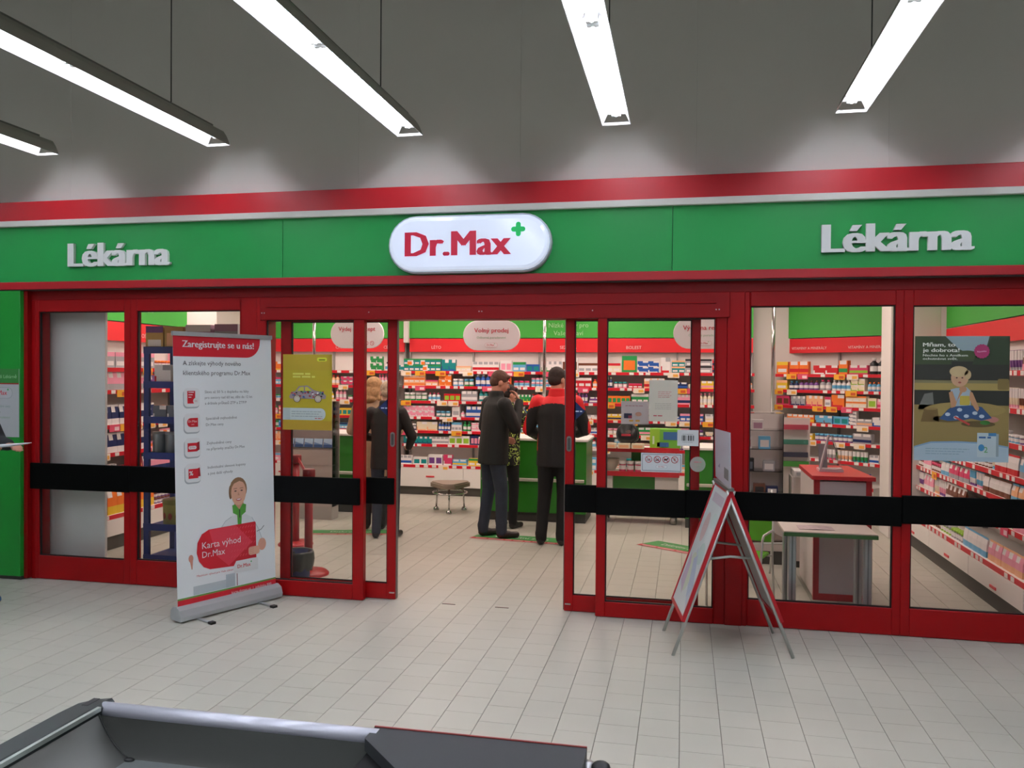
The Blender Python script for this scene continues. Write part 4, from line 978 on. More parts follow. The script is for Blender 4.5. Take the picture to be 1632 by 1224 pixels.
c.line([(.24, .285), (.33, .235)], .012, '#b8403c', 7); c.ell(.42, .25, .03, .014, '#3a7a34', 7)
c.poly([(0, 0), (W, 0), (W, .09), (.42, .115), (.25, .12), (.10, .115), (0, .09)], '#a8bcc8', 8); c.line([(0, .085), (.10, .118), (.25, .124), (.42, .119), (W, .095)], .010, '#7fa0bc', 9)
c.rect(.375, .03, .485, .185, '#b9c8cc', 10); c.rect(.485, .035, .50, .18, '#8c9ca2', 10); c.greek(.385, .15, .07, .016, '#2f5f96', 11, 9); c.rect(.44, .165, .485, .185, '#3c78a8', 11); c.ell(.40, .09, .018, .022, '#3a7fae', 11); c.text('2', .415, .06, .035, '#4f9a4a', 12)
for i in range(3): c.greek(.07, .075 - .016 * i, .26 - .03 * i, .007, '#8ba2ae', 10, i)
c.text('Mňam, to', .048, .735, .024, '#e4e6da', 10, w=.19, bold=.03); c.text('je dobrota!', .048, .700, .024, '#e4e6da', 10, w=.215, bold=.03)
c.text('Nechte ho s Amálkem', .048, .672, .015, '#e4e6da', 10, w=.27, bold=.02) if False else c.text('Nechte ho s Amilkem', .048, .672, .014, '#e4e6da', 10, w=.265, bold=.02); c.text('ochutnávat svět.', .048, .650, .014, '#e4e6da', 10, w=.205, bold=.02)
pts = []
for k in range(32): q = 2 * math.pi * k / 32; r_ = .047 if k % 2 else .043; pts.append((.395 + r_ * math.cos(q), .705 + r_ * math.sin(q)))
c.poly(pts, '#a03060', 10); c.text('Novinka', .395, .699, .011, '#e0b8c8', 11, align='c', rot=.1)
c.build('print', t)
# papers on the right sidelight
t, c, W, H = sheet('notice_sheet', 'cream printed notice taped high on the glass right of the entrance', 'notice', -.233, 1.377, -.040, 1.661, '#c9c2b2')
for i in range(4): c.greek(.06, .20 - .012 * i, .09 - .01 * (i % 2), .007, '#c28a86', 1, i)
for i in range(4): c.greek(.04, .12 - .012 * i, .11, .005, '#a39c90', 1, i + 5)
c.greek(.03, .035, .06, .01, '#b8404c', 1, 3); c.build('print', t)
t, c, W, H = sheet('notice_sheet', 'pale advert sheet with small product pictures, left of and below the cream notice', 'notice', -.427, 1.352, -.236, 1.512, '#d8c8c6', y=5.8225)
c.rect(.02, .04, .075, .075, '#3c3a58', 1); c.rect(.05, .04, .075, .06, '#b04058', 2); c.ell(.12, .07, .022, .015, '#d8a088', 1); c.rr(.055, .018, .085, .03, .005, '#e8a838', 2); c.rr(.10, .018, .13, .03, .005, '#e8a838', 2); c.greek(.03, .125, .12, .008, '#c08a90', 1, 7); c.build('print', t)
t, c, W, H = sheet('barcode_sign', 'small white sign printed with black bars on the right sidelight', 'sign', -.040, 1.213, .102, 1.322, '#d4d8d8', y=5.781)
rg = random.Random(8); u = .03
for wd, gp in ((.002, .003), (.003, .003), (.007, .003), (.004, .006), (.002, .008), (.007, .003), (.003, .004), (.007, .005), (.002, .004), (.005, .0)): c.rect(u, .035, u + wd, .072, '#15171a', 1); u += wd + gp
c.greek(.035, .024, .07, .004, '#888c8e', 1, 2); c.greek(.035, .078, .07, .004, '#888c8e', 1, 4); c.build('print', t)
t, c, W, H = sheet('prohibition_sign', 'white sign with four round red forbidding symbols in one line', 'sign', -.284, 1.028, -.006, 1.158, '#cfd5d8', y=5.781)
for a in ((.008, .008, W - .008, .011), (.008, H - .011, W - .008, H - .008), (.008, .011, .011, H - .011), (W - .011, .011, W - .008, H - .011)): c.rect(*a, '#4a5058', 1)
for i in range(4):
    u = .052 + .0585 * i; v = .087
    if i == 0: c.rect(u - .014, v - .007, u + .008, v - .003, '#333', 1) if False else c.line([(u - .014, v - .006), (u + .006, v - .006), (u + .010, v + .006)], .004, '#4a4a4e', 1)
    elif i == 1: c.line([(u - .013, v - .006), (u + .013, v - .004)], .006, '#4a4a4e', 1); c.line([(u + .004, v), (u + .010, v + .010)], .003, '#4a4a4e', 1)
    elif i == 2: c.ell(u - .002, v, .012, .006, '#26262a', 1, 10); c.ell(u + .011, v + .006, .005, .005, '#26262a', 1, 8); c.line([(u - .01, v), (u - .01, v - .013)], .003, '#26262a', 1); c.line([(u + .007, v), (u + .007, v - .013)], .003, '#26262a', 1)
    else: c.poly([(u - .006, v + .002), (u + .006, v + .002), (u, v - .012)], '#8a8480', 1); c.ell(u, v + .006, .007, .006, '#b49a90', 1, 8)
    c.ring(u, v, .024, .004, '#b8343e', 2); c.line([(u - .015, v + .015), (u + .015, v - .015)], .0035, '#b8343e', 2.4)
c.rr(.10, .024, .178, .050, .012, '#aab2b6', 1); c.rr(.102, .026, .176, .048, .010, '#d6dadc', 2); c.text('Dr.Max', .139, .033, .009, '#b8343e', 3, align='c'); c.build('print', t)
t = thing('round_sticker', 'half clear round sticker on the right sidelight beside the door leaf edge', 'sticker', (.098, 5.781, 1.089))
c = Canvas((.098, 5.782, 1.089), (1, 0, 0), (0, 0, 1)); sm_ = bpy.data.materials.new('sticker'); sm_.use_nodes = True; sm_.node_tree.nodes['Principled BSDF'].inputs['Alpha'].default_value = .62; sm_.node_tree.nodes['Principled BSDF'].inputs['Base Color'].default_value = (*lin('#c4cdc4'), 1)
c.ell(0, 0, .052, .052, sm_, 0, 28); c.build('disc', t)
c = Canvas((.098, 5.780, 1.089), (1, 0, 0), (0, 0, 1)); c.greek(-.025, .012, .05, .010, '#c88088', 1, 2); c.greek(-.022, -.006, .045, .006, '#a8a4a0', 1, 3); c.build('print', t)
for nm, x, s_, lb in ((0, -2.161, -1, 'dark blue arrow sticker pointing left, on the left door leaf'), (1, -.763, 1, 'dark blue arrow sticker pointing right, on the right door leaf')):
    t = thing('arrow_sticker', lb, 'sticker', (x, 5.88, 1.435), group='arrow stickers on the door leaves')
    MB().add([(0, 0, .072), (s_ * .078, 0, 0), (0, 0, -.072), (0, .001, .072), (s_ * .078, .001, 0), (0, .001, -.072)], [(0, 1, 2) if s_ < 0 else (2, 1, 0), (5, 4, 3) if s_ < 0 else (3, 4, 5), (0, 3, 4, 1), (1, 4, 5, 2)], mat('#12285c', .4)).build('arrow', t)
    c = Canvas((x + (-.058 if s_ < 0 else .008), 5.879, 1.428), (1, 0, 0), (0, 0, 1)); c.greek(0, 0, .048, .012, '#cdd6e8', 1, 3); c.build('print', t)
# poster on the green pillar
t = thing('pillar_poster', 'white poster with green head strip on the green pillar at the left edge', 'poster', (-5.45, 5.718, 1.43))
MB().box(-.25, .22, -.003, 0, -.275, .275, mat('#b3b7ba', .5)).build('sheet', t)
c = Canvas((-5.70, 5.714, 1.155), (1, 0, 0), (0, 0, 1))
c.rect(0, .435, .47, .55, '#2f7a34', 1); c.rect(0, .425, .47, .435, '#a01c24', 1); c.text('v naší Lékárně', .45, .475, .026, '#9cc49a', 2, align='r')
c.rr(.16, .31, .41, .40, .042, '#8f979c', 1); c.rr(.163, .313, .407, .397, .040, '#b9bdc0', 2); c.logo(.21, .34, .15, l=3)
c.text('Výhodné ceny', .39, .24, .018, '#7d9488', 2, align='r'); c.text('Slevy', .30, .195, .018, '#7d9488', 2, align='r'); c.text('Poradenství', .39, .15, .018, '#7fa080', 2, align='r'); c.build('print', t)
# ================================================================ SHOP: signs, poles, counters
def oval_sign(x, y, z, title, sub, label):
    t = thing('hanging_sign', label, 'sign', (x, y, z), group='white oval signs hanging in the shop')
    pill_solid(MB(), .665, .34, .01, -.01, mat('#e0dade', .4), .004).build('board', t)
    for s in (-.2, .2): MB().tube([(s, 0, .165), (s, 0, 3.0 - z)], .002, ALU, 5).build('wire', t)
    c = Canvas((x, y - .012, z), (1, 0, 0), (0, 0, 1), gap=.001)
    c.text(title, 0, .035, .048, '#c81c38', 1, align='c', w=.40 if len(title) < 14 else .46, bold=.012)
    if sub: c.text(sub, 0, -.035, .024, '#8db090', 1, align='c', w=.34)
    c.rr(-.075, -.135, .075, -.085, .024, '#d8a8b0', 1); c.rr(-.072, -.132, .072, -.088, .022, '#e6e0e4', 2); c.logo(-.05, -.118, .085, l=3)
    if not sub:
        for u in (.12, .19): c.ring(u, -.11, .026, .006, '#c84858', 1); c.line([(u - .01, -.10), (u + .01, -.12)], .005, '#c84858', 1.5)
    c.build('print', t)
oval_sign(-2.150, 9.2, 2.128, 'Volný prodej', 'Odborné poradenství', 'white oval hanging sign for free sale, over the open doorway')
oval_sign(-3.775, 9.2, 2.150, 'Výdej na recept', '', 'white oval hanging sign for prescriptions with small round symbols, behind the left glass')
oval_sign(.215, 9.2, 2.150, 'Výdej na recept', 'Odborné poradenství', 'white oval hanging sign for prescriptions, behind the right glass')
def pole(x, y, z0, label):
    t = thing('chrome_pole', label, 'pole', (x, y, z0), group='slim chrome poles rising from the counters')
    MB().tube([(0, 0, .012), (0, 0, 3.0 - z0)], .020, CHROME, 12).build('tube', t); MB().lathe([(.045, 0), (.045, .008), (.024, .014), (.024, .03)], CHROME, 14).build('flange', t)
pole(-1.607, 9.62, .96, 'slim chrome pole on the middle counter, right of the free sale sign')
pole(-4.47, 9.52, .96, 'slim chrome pole behind the yellow poster on the left glass')
pole(.95, 9.42, .96, 'slim chrome pole in front of the corner shelves')
def counter(name, label, x0, x1, y0, y1, h, ledge=True, top=WHITE):
    t = thing(name, label, 'counter', ((x0 + x1) / 2, y0, 0)); w = (x1 - x0) / 2; d = y1 - y0
    MB().bbox(-w, w, 0, d, .105, h - .03, mat('#2b7f1f', .35), .004).build('green_front', t)
    MB().box(-w + .01, w - .01, .03, d - .02, 0, .105, mat('#3c3b36', .6)).build('plinth', t)
    MB().bbox(-w - .02, w + .02, -.03, d + .02, h - .03, h, top, .006).build('counter_top', t)
    if ledge: MB().bbox(-w + .02, w - .02, -.035, -.001, .465, .50, mat('#b8b8a8', .4), .006).build('front_ledge', t)
    return t
counter('sales_counter', 'dark green sales counter with pale ledge behind the men at the doorway', -2.30, -1.07, 9.33, 9.95, .96)
counter('sales_counter', 'green sales counter with pale ledge behind the left door glass', -4.65, -3.55, 9.40, 10.0, .96)
counter('sales_counter', 'green sales counter with pale ledge behind the right sidelight', .02, 1.10, 9.35, 9.95, .90)
# gondola of small shelves on castors
t = thing('shelf_trolley', 'low display trolley with red edged shelves on castors, behind the right sidelight', 'trolley', (-.49, 9.5, 0))
MB().bbox(-.44, .44, 0, .36, .10, .14, mat('#a81626', .4), .004).build('base', t)
MB().box(-.30, .18, .12, .16, .14, .55, mat('#3f8a34', .4)).build('green_panel', t)
for a, b in ((-.44, -.30), (.18, .44)): MB().box(a, b, .02, .30, .14, .54, mat('#d8d0cc', .5)).build('end_panel', t)
for z in (.565, .84): 
    s_ = MB().box(-.45, .45, -.01, .34, z, z + .02, WHITE).build('shelf', t); MB().box(-.45, .45, -.02, -.01, z - .025, z + .03, mat('#c8202e', .4)).build('red_rail', s_)
for a in (-.44, .42): MB().box(a, a + .02, .02, .32, .54, .84, mat('#d8d0cc', .5)).build('upright', t)
MB().box(-.10, .30, .22, .25, .585, .84, mat('#27651f', .4)).build('back_panel', t)
for x in (-.40, .38):
    for y in (.04, .32): MB().lathe([(.012, 0), (.04, .01), (.045, .04), (.04, .07), (.012, .08)], mat('#8a8680', .3, .6), 12, Matrix.Translation((x, y, .04)) @ Matrix.Rotation(R(90), 4, 'Y') @ Matrix.Translation((0, 0, -.03))).build('castor', t)
rg = random.Random(3)
for i, (x, lb) in enumerate(((-.68, 'leftmost'), (-.59, 'middle'), (-.50, 'rightmost'))):
    o = link('jar', bottle_mesh(.085, .12, 'rose', 'white', 'jar'), None, 'round pink jar on the lower trolley shelf, %s of three' % lb, 'jar', 'pink jars on the trolley'); o.location = (x, 9.53, .585)
t = thing('dish', 'wide shallow cream dish on the lower trolley shelf', 'dish', (-.82, 9.66, .586)); t.scale = (.6, .6, .8); MB().lathe([(.05, 0), (.08, .005), (.15, .09), (.17, .17), (.165, .17), (.14, .09)], mat('#cfc6b6', .5), 20).build('bowl', t)
# things on the trolley top
t = thing('round_clock_scale', 'round black dial with red marks standing on the trolley top', 'dial', (-.62, 9.50, .862))
MB().lathe([(.0, -.02), (.128, -.02), (.132, 0), (.122, .015), (.0, .018)], mat('#151618', .3), 26, Matrix.Translation((0, 0, .155)) @ Matrix.Rotation(R(90), 4, 'X')).build('disc', t)
MB().box(-.05, .05, -.03, .04, 0, .03, mat('#8d8d8a', .4)).build('foot', t)
c = Canvas((-.62, 9.478, 1.017), (1, 0, 0), (0, 0, 1), gap=.001); c.greek(-.07, -.02, .13, .035, '#b02c3c', 1, 1); c.ell(.01, .03, .03, .02, '#6d5a58', 1); c.ring(0, 0, .12, .008, '#3c3e40', 1); c.build('print', t)
t = thing('display_box', 'lime green display box with blue panels on the trolley top', 'box', (-.20, 9.50, .862))
MB().bbox(-.17, .17, 0, .18, 0, .22, mat('#74c040', .5), .003).build('box', t); c = Canvas((-.20, 9.497, .862), (1, 0, 0), (0, 0, 1), gap=.001); c.rect(-.17, 0, -.06, .22, '#98cc38', 1); c.rect(-.02, .10, .17, .19, '#3c6ea8', 1); c.rect(-.09, .02, .04, .07, '#3c6ea8', 1); c.rect(-.14, .05, -.12, .14, '#d0e4c8', 2); c.build('print', t)
for i in range(3):
    o = link('carton', carton_mesh(.14, .055, .1, 'cream', 'peach', 'panel'), None, 'flat cream carton at the front of the trolley top, %s of three' % ('leftmost', 'middle', 'rightmost')[i], 'box', 'flat cartons on the trolley top'); o.location = (-.81 + .155 * i, 9.36 + .03, .862)
# things on the counters
t = thing('leaflet_rack', 'clear plastic display stand with a row of blue leaflets behind the left glass', 'leaflet stand', (-4.24, 9.0, 0))
MB().box(-.31, .31, .05, .062, .15, 1.36, mat('#c9bcb7', .4)).build('back', t)
MB().box(-.30, .30, -.13, -.12, .15, .80, mat('#b3a6a1', .35)).build('front_panel', t)
for s in (-.31, .30): MB().box(s, s + .01, -.12, .06, .15, 1.36, PLEXI).build('side', t)
for z in (.42, .62, .82, 1.12): MB().box(-.30, .30, -.14, .05, z, z + .008, PLEXI).build('tray', t)
MB().box(-.30, .30, -.13, .06, 0, .15, mat('#a8a29c', .5)).build('base', t)
for i in range(5):
    u = -.24 + .118 * i
    q = thing('leaflet', 'blue and white leaflet in the clear stand, %s from left' % ORD[i], 'leaflet', (-4.24 + u, 8.90, .83), group='blue leaflets in the clear stand')
    MB().box(-.052, .052, 0, .012, 0, .10, mat('#6f8fc0', .5), Matrix.Rotation(R(-14), 4, 'X')).build('cover', q); c = Canvas((-4.24 + u, 8.898, .83), (1, 0, 0), (0, .24, .97), gap=.002); c.rect(-.052, .0, .052, .03, '#2c4c80', 1); c.poly([(-.052, .06), (.052, .03), (.052, .10), (-.052, .10)], '#a9c4e0', 1); c.build('print', q)
# queue barrier post
t = thing('barrier_post', 'red queue barrier post with round red foot behind the left glass', 'post', (-3.07, 6.45, 0))
MB().lathe([(.17, 0), (.17, .012), (.15, .03), (.04, .04)], mat('#a81820', .35), 28).build('foot', t); MB().tube([(0, 0, .03), (0, 0, .80)], .034, mat('#9c1a22', .35), 18).build('pole', t)
MB().lathe([(.034, .80), (.05, .80), (.052, .815), (.052, .875), (.045, .885)], mat('#7e1018', .4), 18).build('head', t)
MB().bar((-.03, .02, .835), (-.585, 1.00, .845), .004, .045, mat('#c02430', .6)).build('belt', t)
t = thing('barrier_post', 'second red barrier post farther in, mostly behind the roll-up banner', 'post', (-3.72, 7.53, 0))
MB().lathe([(.17, 0), (.17, .012), (.15, .03), (.04, .04)], mat('#a81820', .35), 28).build('foot', t); MB().tube([(0, 0, .03), (0, 0, .80)], .034, mat('#9c1a22', .35), 18).build('pole', t); MB().lathe([(.034, .80), (.05, .80), (.052, .815), (.052, .875), (.045, .885)], mat('#7e1018', .4), 18).build('head', t)
# waste bin with liner
t = thing('waste_bin', 'small blue waste bin with dark grey bag folded over its rim', 'bin', (-3.03, 6.17, 0))
t.scale = (1.12, 1.12, 1.05)
MB().lathe([(.075, 0), (.08, .003), (.10, .24), (.094, .24), (.076, .008)], mat('#2f3a66', .45), 22).build('bucket', t)
lb = MB(); n = 26; rg = random.Random(6); prof = [(.092, .10), (.106, .14), (.112, .19), (.113, .235), (.108, .25), (.098, .243), (.088, .19)]; vs = []
jit = [rg.uniform(-.012, .012) for _ in range(n)]
for i, (r_, z) in enumerate(prof):
    for k in range(n): q = 2 * math.pi * k / n; rr_ = r_ + jit[k] * (.9 if i < 3 else .35) + rg.uniform(-.003, .003); vs.append((rr_ * math.cos(q), rr_ * math.sin(q), z + (jit[(k * 3) % n] * 1.8 if i == 0 else 0)))
lb.add(vs, [(i * n + k, i * n + (k + 1) % n, (i + 1) * n + (k + 1) % n, (i + 1) * n + k) for i in range(len(prof) - 1) for k in range(n)], mat('#3a403c', .35), smooth=True); lb.build('bag_liner', t)
# stool
t = thing('stool', 'three legged chrome stool with taupe upholstered seat by the rear shelves', 'stool', (-2.80, 9.80, 0), R(13))
tri = []
for k in range(3):
    a = R(-90 + 120 * k)
    for q in range(-3, 4): b = a + R(q * 13); tri.append((.23 * math.cos(a) * .62 + .12 * math.cos(b), .23 * math.sin(a) * .62 + .12 * math.sin(b)))
MB().prism(tri, .30, .345, mat('#8d7d70', .6)).prism([(x * .92, y * .92) for x, y in tri], .345, .36, mat('#94867a', .6)).build('seat', t)
for k in range(3):
    a = R(-90 + 120 * k); x = .20 * math.cos(a); y = .20 * math.sin(a)
    l = MB().tube([(x * .9, y * .9, .30), (x, y, .04)], .011, CHROME, 10).build('leg', t); MB().lathe([(.012, .045), (.03, .035), (.038, .015), (.034, 0)], CHROME, 14, Matrix.Translation((x, y, 0))).build('foot_cap', l)
ring = [(.21 * math.cos(2 * math.pi * k / 24), .21 * math.sin(2 * math.pi * k / 24), .235) for k in range(25)]
MB().tube(ring, .009, CHROME, 8, cap=False).build('foot_ring', t)
# floor decals
def decal(label, pts, words):
    P0, P1, P2, P3 = [Vector((*p, .0)) for p in pts]           # front left, front right, back right, back left
    t = thing('floor_sticker', label, 'floor sticker', (P0 + P2) / 2, group='green floor stickers with red edge')
    m = MB(); L = lambda a, b, u: a + (b - a) * u; c0 = (P0 + P2) / 2
    def q(u0, u1, v0, v1, z, mm):
        f = lambda u, v: L(L(P0, P1, u), L(P3, P2, u), v) - c0 + Vector((0, 0, z)); mm[0].add([f(u0, v0), f(u1, v0), f(u1, v1), f(u0, v1)], [(0, 1, 2, 3)], mat(mm[1], .45))
    q(0, 1, 0, 1, .0012, (m, '#3f8f4a')); m.build('sheet', t); m = MB(); q(0, 1, 0, .26, .0018, (m, '#b83040')); m.build('red_edge', t)
    ux = (P1 - P0).normalized(); uy = (P3 - P0); uy = (uy - ux * uy.dot(ux)).normalized()
    c = Canvas(P0 + Vector((0, 0, .002)), ux, uy); Lw = (P1 - P0).length; hh = (P3 - P0).length
    c.text('Diskrétní zóna', Lw * .5, hh * .5, hh * .25, '#d8ddd0', 1, align='c', w=Lw * .55); c.greek(Lw * .06, hh * .08, Lw * .85, hh * .12, '#d8b0b0', 1, 3)
    c.build('print', t)
decal('green floor sticker with red edge under the shoes of the men at the doorway', ((-2.15, 8.25), (-1.12, 8.13), (-1.13, 8.44), (-2.08, 8.54)), '')
decal('green floor sticker with red edge behind the right sidelight', ((-.45, 8.33), (.22, 7.90), (.36, 8.18), (-.24, 8.58)), '')
decal('green floor sticker with red edge behind the left door leaf', ((-3.83, 8.02), (-2.92, 8.22), (-3.0, 8.50), (-3.88, 8.26)), '')
# ================================================================ BLUE DISPLAY RACK (left windows)
t = thing('display_rack', 'dark blue metal display rack with open shelves behind the second window from the left', 'rack', (-4.20, 6.5, 0))
BL = mat('#15307a', .45); w = .465
for x in (-w, w - .05):
    for y in (0, .38): MB().box(x, x + .05, y, y + .03, 0, 1.90, BL).build('upright', t)
for z in (.05, .325, .955, 1.27, 1.58, 1.885):
    s_ = MB().box(-w, w, 0, .41, z - .01, z, mat('#1a3a80', .5)).build('shelf', t); MB().box(-w, w, -.006, 0, z - .035, z + .025, BL).build('front_edge', s_)
MB().box(-.20, .12, .25, .27, .06, .30, mat('#232c44', .5)).build('lower_panel', t)
def cbox(x, y, z, w, d, h, c1, c2, label, cat='box', name='display_carton', grp='boxes on the blue rack', pat='band'):
    o = link(name, carton_mesh(w, h, d, c1, c2, pat), None, label, cat, grp); o.location = (x, y, z); return o
PAL.update(tan='#c09a5a', olive='#9a9440', mauve='#b08aa0', steel='#68707c')
cbox(-4.575, 6.52, 1.886, .17, .3, .205, 'tan', 'violet', 'tan carton with purple strip, leftmost on top of the blue rack')
cbox(-4.385, 6.52, 1.886, .18, .3, .20, 'tan', 'peach', 'tan carton with peach print, second from left on top of the blue rack', pat='panel')
cbox(-4.15, 6.52, 1.886, .24, .3, .215, 'mauve', 'white', 'pinkish carton just left above the banner, on the blue rack')
cbox(-3.88, 6.52, 1.886, .22, .3, .22, 'grey', 'mauve', 'grey carton with mauve strip, rightmost on top of the blue rack')
cbox(-4.50, 6.53, 1.581, .16, .12, .17, 'white', 'red', 'white and red box on the upper shelf of the blue rack', pat='corner')
t = thing('round_tin', 'olive round tin beside the white and red box on the blue rack', 'tin', (-4.385, 6.62, 1.581), group='tins on the blue rack')
MB().lathe([(.055, 0), (.06, .005), (.06, .15), (.055, .16)], mat('#8a8434', .45), 18).build('can', t); MB().lathe([(.061, .15), (.061, .165), (.0, .166)], mat('#a9a258', .4), 18).build('lid', t)
for i in range(3): cbox(-4.53 + .14 * i, 6.53, 1.271, .13, .1, .12, 'steel', 'white', 'slate box with white ticket, %s from left on the blue rack' % ORD[i], pat='corner')
cbox(-4.36, 6.56, .956 + .0, .001 + .16, .12, .0 + .26, 'navy', 'steel', 'tall dark blue box standing on the blue rack', pat='panel').location = (-4.36, 6.68, .957)
for i in range(4):
    t = thing('round_tin', 'grey metal tin, %s from left on the middle shelf of the blue rack' % ORD[i], 'tin', (-4.56 + .125 * i, 6.575, .956), group='tins on the blue rack')
    MB().lathe([(.054, 0), (.057, .004), (.057, .19), (.054, .195)], mat('#7d868c', .35, .5), 20).build('can', t); MB().lathe([(.058, .18), (.059, .20), (.0, .201)], mat('#a9b0b2', .3, .6), 20).build('lid', t)
t = thing('round_drum', 'wide olive drum with red print on the low shelf of the blue rack', 'drum', (-4.40, 6.68, .326))
MB().lathe([(.15, 0), (.16, .01), (.165, .21), (.16, .22)], mat('#8d8c4a', .5, noise=.25, nscale=9), 30).build('body', t); MB().lathe([(.168, .19), (.168, .225), (.0, .228)], mat('#77763c', .4), 30).build('lid', t)
for i, a in enumerate((-120, -95, -70)):
    M = Matrix.Rotation(R(a), 4, 'Z') @ Matrix.Translation((.166, 0, .09)); MB().ell((0, 0, 0), (.003, .022, .03), mat('#8c3a30', .5), 10, 6).build('printed_spot', t).matrix_local = M
# ================================================================ RIGHT WINDOW GROUP
t = thing('kiosk_desk', 'red topped kiosk desk with white panels in red frames behind the right window', 'desk', (1.19, 6.6, 0))
KR = mat('#c32228', .4)
def PQ(pts, z0, z1, m): return MB().prism(pts, z0, z1, m)
PQ([(-.235, -.03), (.215, -.03), (.165, .78), (-.225, .78)], .915, .945, KR).build('desk_top', t)
for x in (-.215, .155): MB().box(x, x + .04, 0, .035, 0, .915, mat('#a0141c', .4)).build('red_post', t)
MB().box(-.175, .155, .01, .03, .05, .90, mat('#bfb6b8', .5)).build('front_panel', t); MB().box(-.175, .155, .0, .035, .0, .05, mat('#a0141c', .4)).build('bottom_rail', t)
MB().box(-.215, -.20, .04, .75, .02, .915, mat('#d6cecb', .5)).build('side_panel', t); MB().box(.18, .195, .04, .72, .02, .915, mat('#c8c0bd', .5)).build('side_panel', t); MB().box(-.2, .18, .72, .74, .02, .915, WHITE).build('rear_panel', t)
t = thing('brochure_holder', 'clear wedge shaped plastic holder standing on the red desk top', 'holder', (1.14, 6.95, .945))
for s in (-1, 1):
    MB().bar((s * .085, -.06, 0), (s * .012, -.02, .285), .012, .05, PLEXI if s > 0 else mat('#c9c2c4', .2)).build('sloping_side', t)
MB().box(-.09, .09, -.09, .06, 0, .02, mat('#d8d2d4', .2)).build('base', t); MB().box(-.07, .07, -.05, -.045, .02, .09, PLEXI).build('front_lip', t)
M = Matrix.Rotation(R(-12), 4, 'X'); MB().box(-.075, -.01, .03, .04, .0, .22, mat('#8f8b90', .4), M).build('grey_card', t)
# low table
t = thing('low_table', 'low white topped table with aluminium legs and green edge just inside the right window', 'table', (1.03, 6.05, 0))
MB().bbox(-.335, .285, 0, .42, .592, .612, mat('#d8cfc8', .4), .003).build('table_top', t); MB().box(-.335, .285, -.004, .0, .578, .604, mat('#4c8a4a', .4)).build('green_edge', t)
for x in (-.30, .20):
    for y in (.03, .35):
        l = MB().bbox(x - .0, x + .055, y, y + .05, .0, .592, mat('#b4bcbe', .35, .5), .008).build('leg', t)
        MB().box(x + .022, x + .032, y - .003, y, .01, .58, mat('#7d8688', .4, .5)).build('groove', l)
t = thing('open_leaflet', 'open leaflet lying on the low table by the right window', 'leaflet', (.93, 6.14, .613))
MB().add([(-.12, 0, .001), (0, 0, .006), (.12, 0, .001), (.12, .16, .001), (0, .16, .006), (-.12, .16, .001), (-.12, 0, 0), (.12, 0, 0), (.12, .16, 0), (-.12, .16, 0)], [(0, 1, 4, 5), (1, 2, 3, 4), (9, 8, 7, 6), (0, 6, 7, 2, 1), (3, 8, 9, 5, 4), (2, 7, 8, 3), (0, 5, 9, 6)], mat('#b8a8ac', .5, noise=.2, nscale=30)).build('pages', t)
# green chair with white tube frame
def chair(label, x, y, rz, seatc, s=1.0):
    t = thing('tube_chair', label, 'chair', (x, y, 0), rz); t.scale = (s, s, s)
    TB = mat('#cfd2cf', .3, .3); SG = mat(seatc, .5)
    MB().bbox(-.21, .21, -.20, .20, .42, .45, SG, .012).build('seat', t)
    MB().bbox(-.21, .21, .19, .215, .55, .86, SG, .012, Matrix.Rotation(R(-7), 4, 'X')).build('backrest', t)
    for k in (-1, 1):
        MB().tube([(k * .225, .30, .0), (k * .225, .22, .43), (k * .225, .27, .86)], .011, TB, 8).build('rear_leg', t)
        MB().tube([(k * .225, -.22, .0), (k * .235, -.20, .40), (k * .25, -.20, .62), (k * .25, -.16, .655), (k * .25, .10, .655), (k * .235, .24, .62)], .011, TB, 8).build('front_leg', t)
    MB().tube([(-.225, -.20, .41), (.225, -.20, .41)], .010, TB, 8).build('crossbar', t); MB().tube([(-.225, .22, .41), (.225, .22, .41)], .010, TB, 8).build('crossbar', t)
    return t
chair('bright green chair with white tube arms behind the stand, inside the right window', .42, 6.36, R(-20), '#62b81c', .84)
chair('dark brown chair with white tube frame behind the low table', .62, 7.10, R(15), '#4a3a2c', .84)
# clear display case and brochure rack
t = thing('display_case', 'clear plastic display case with small shelves behind the left part of the right window', 'display case', (.60, 7.75, 0))
MB().box(-.10, .28, 0, .30, 0, .12, mat('#3c3a36', .5)).build('plinth', t); MB().box(-.10, .28, .28, .30, .12, 1.36, mat('#ece4e0', .4)).build('back', t)
for x in (-.10, .272): MB().box(x, x + .008, 0, .28, .12, 1.36, PLEXI).build('side', t)
for z in (.35, .62, .83, 1.03, 1.20, 1.352): MB().box(-.09, .27, 0, .28, z, z + .006, PLEXI).build('shelf', t)
MB().box(-.10, .28, -.004, 0, .12, .60, mat('#c8bfbb', .4)).build('front_panel', t)
rg = random.Random(12)
for i, (x, z, c1, c2) in enumerate(((.53, 1.206, 'white', 'pink'), (.66, 1.206, 'white', 'mauve'), (.56, 1.036, 'white', 'rose'), (.72, 1.036, 'sky', 'white'), (.58, .836, 'black', 'steel'), (.76, .836, 'grey', 'white'), (.55, .626, 'white', 'red'), (.68, .626, 'brown', 'black'), (.79, .626, 'navy', 'white'))):
    cbox(x, 7.79, z, .10, .08, rg.choice((.07, .09, .11)), c1, c2, '%s box with %s print, %s from left, %s shelf of the clear display case' % (c1, c2, 'first second third'.split()[i % 2 if i < 6 else i - 6], ('top', 'second', 'third', 'fourth')[min(i // 2, 3)]), grp='small boxes in the clear display case', pat='panel')
t = thing('brochure_stand', 'white brochure stand with green header and a screen, left of the red desk', 'brochure stand', (.98, 8.2, 0))
MB().box(-.13, .19, .02, .05, 0, 1.30, mat('#dcd3d0', .5)).build('panel', t); MB().box(-.13, .19, 0, .30, 0, .08, DKGREY).build('foot', t)
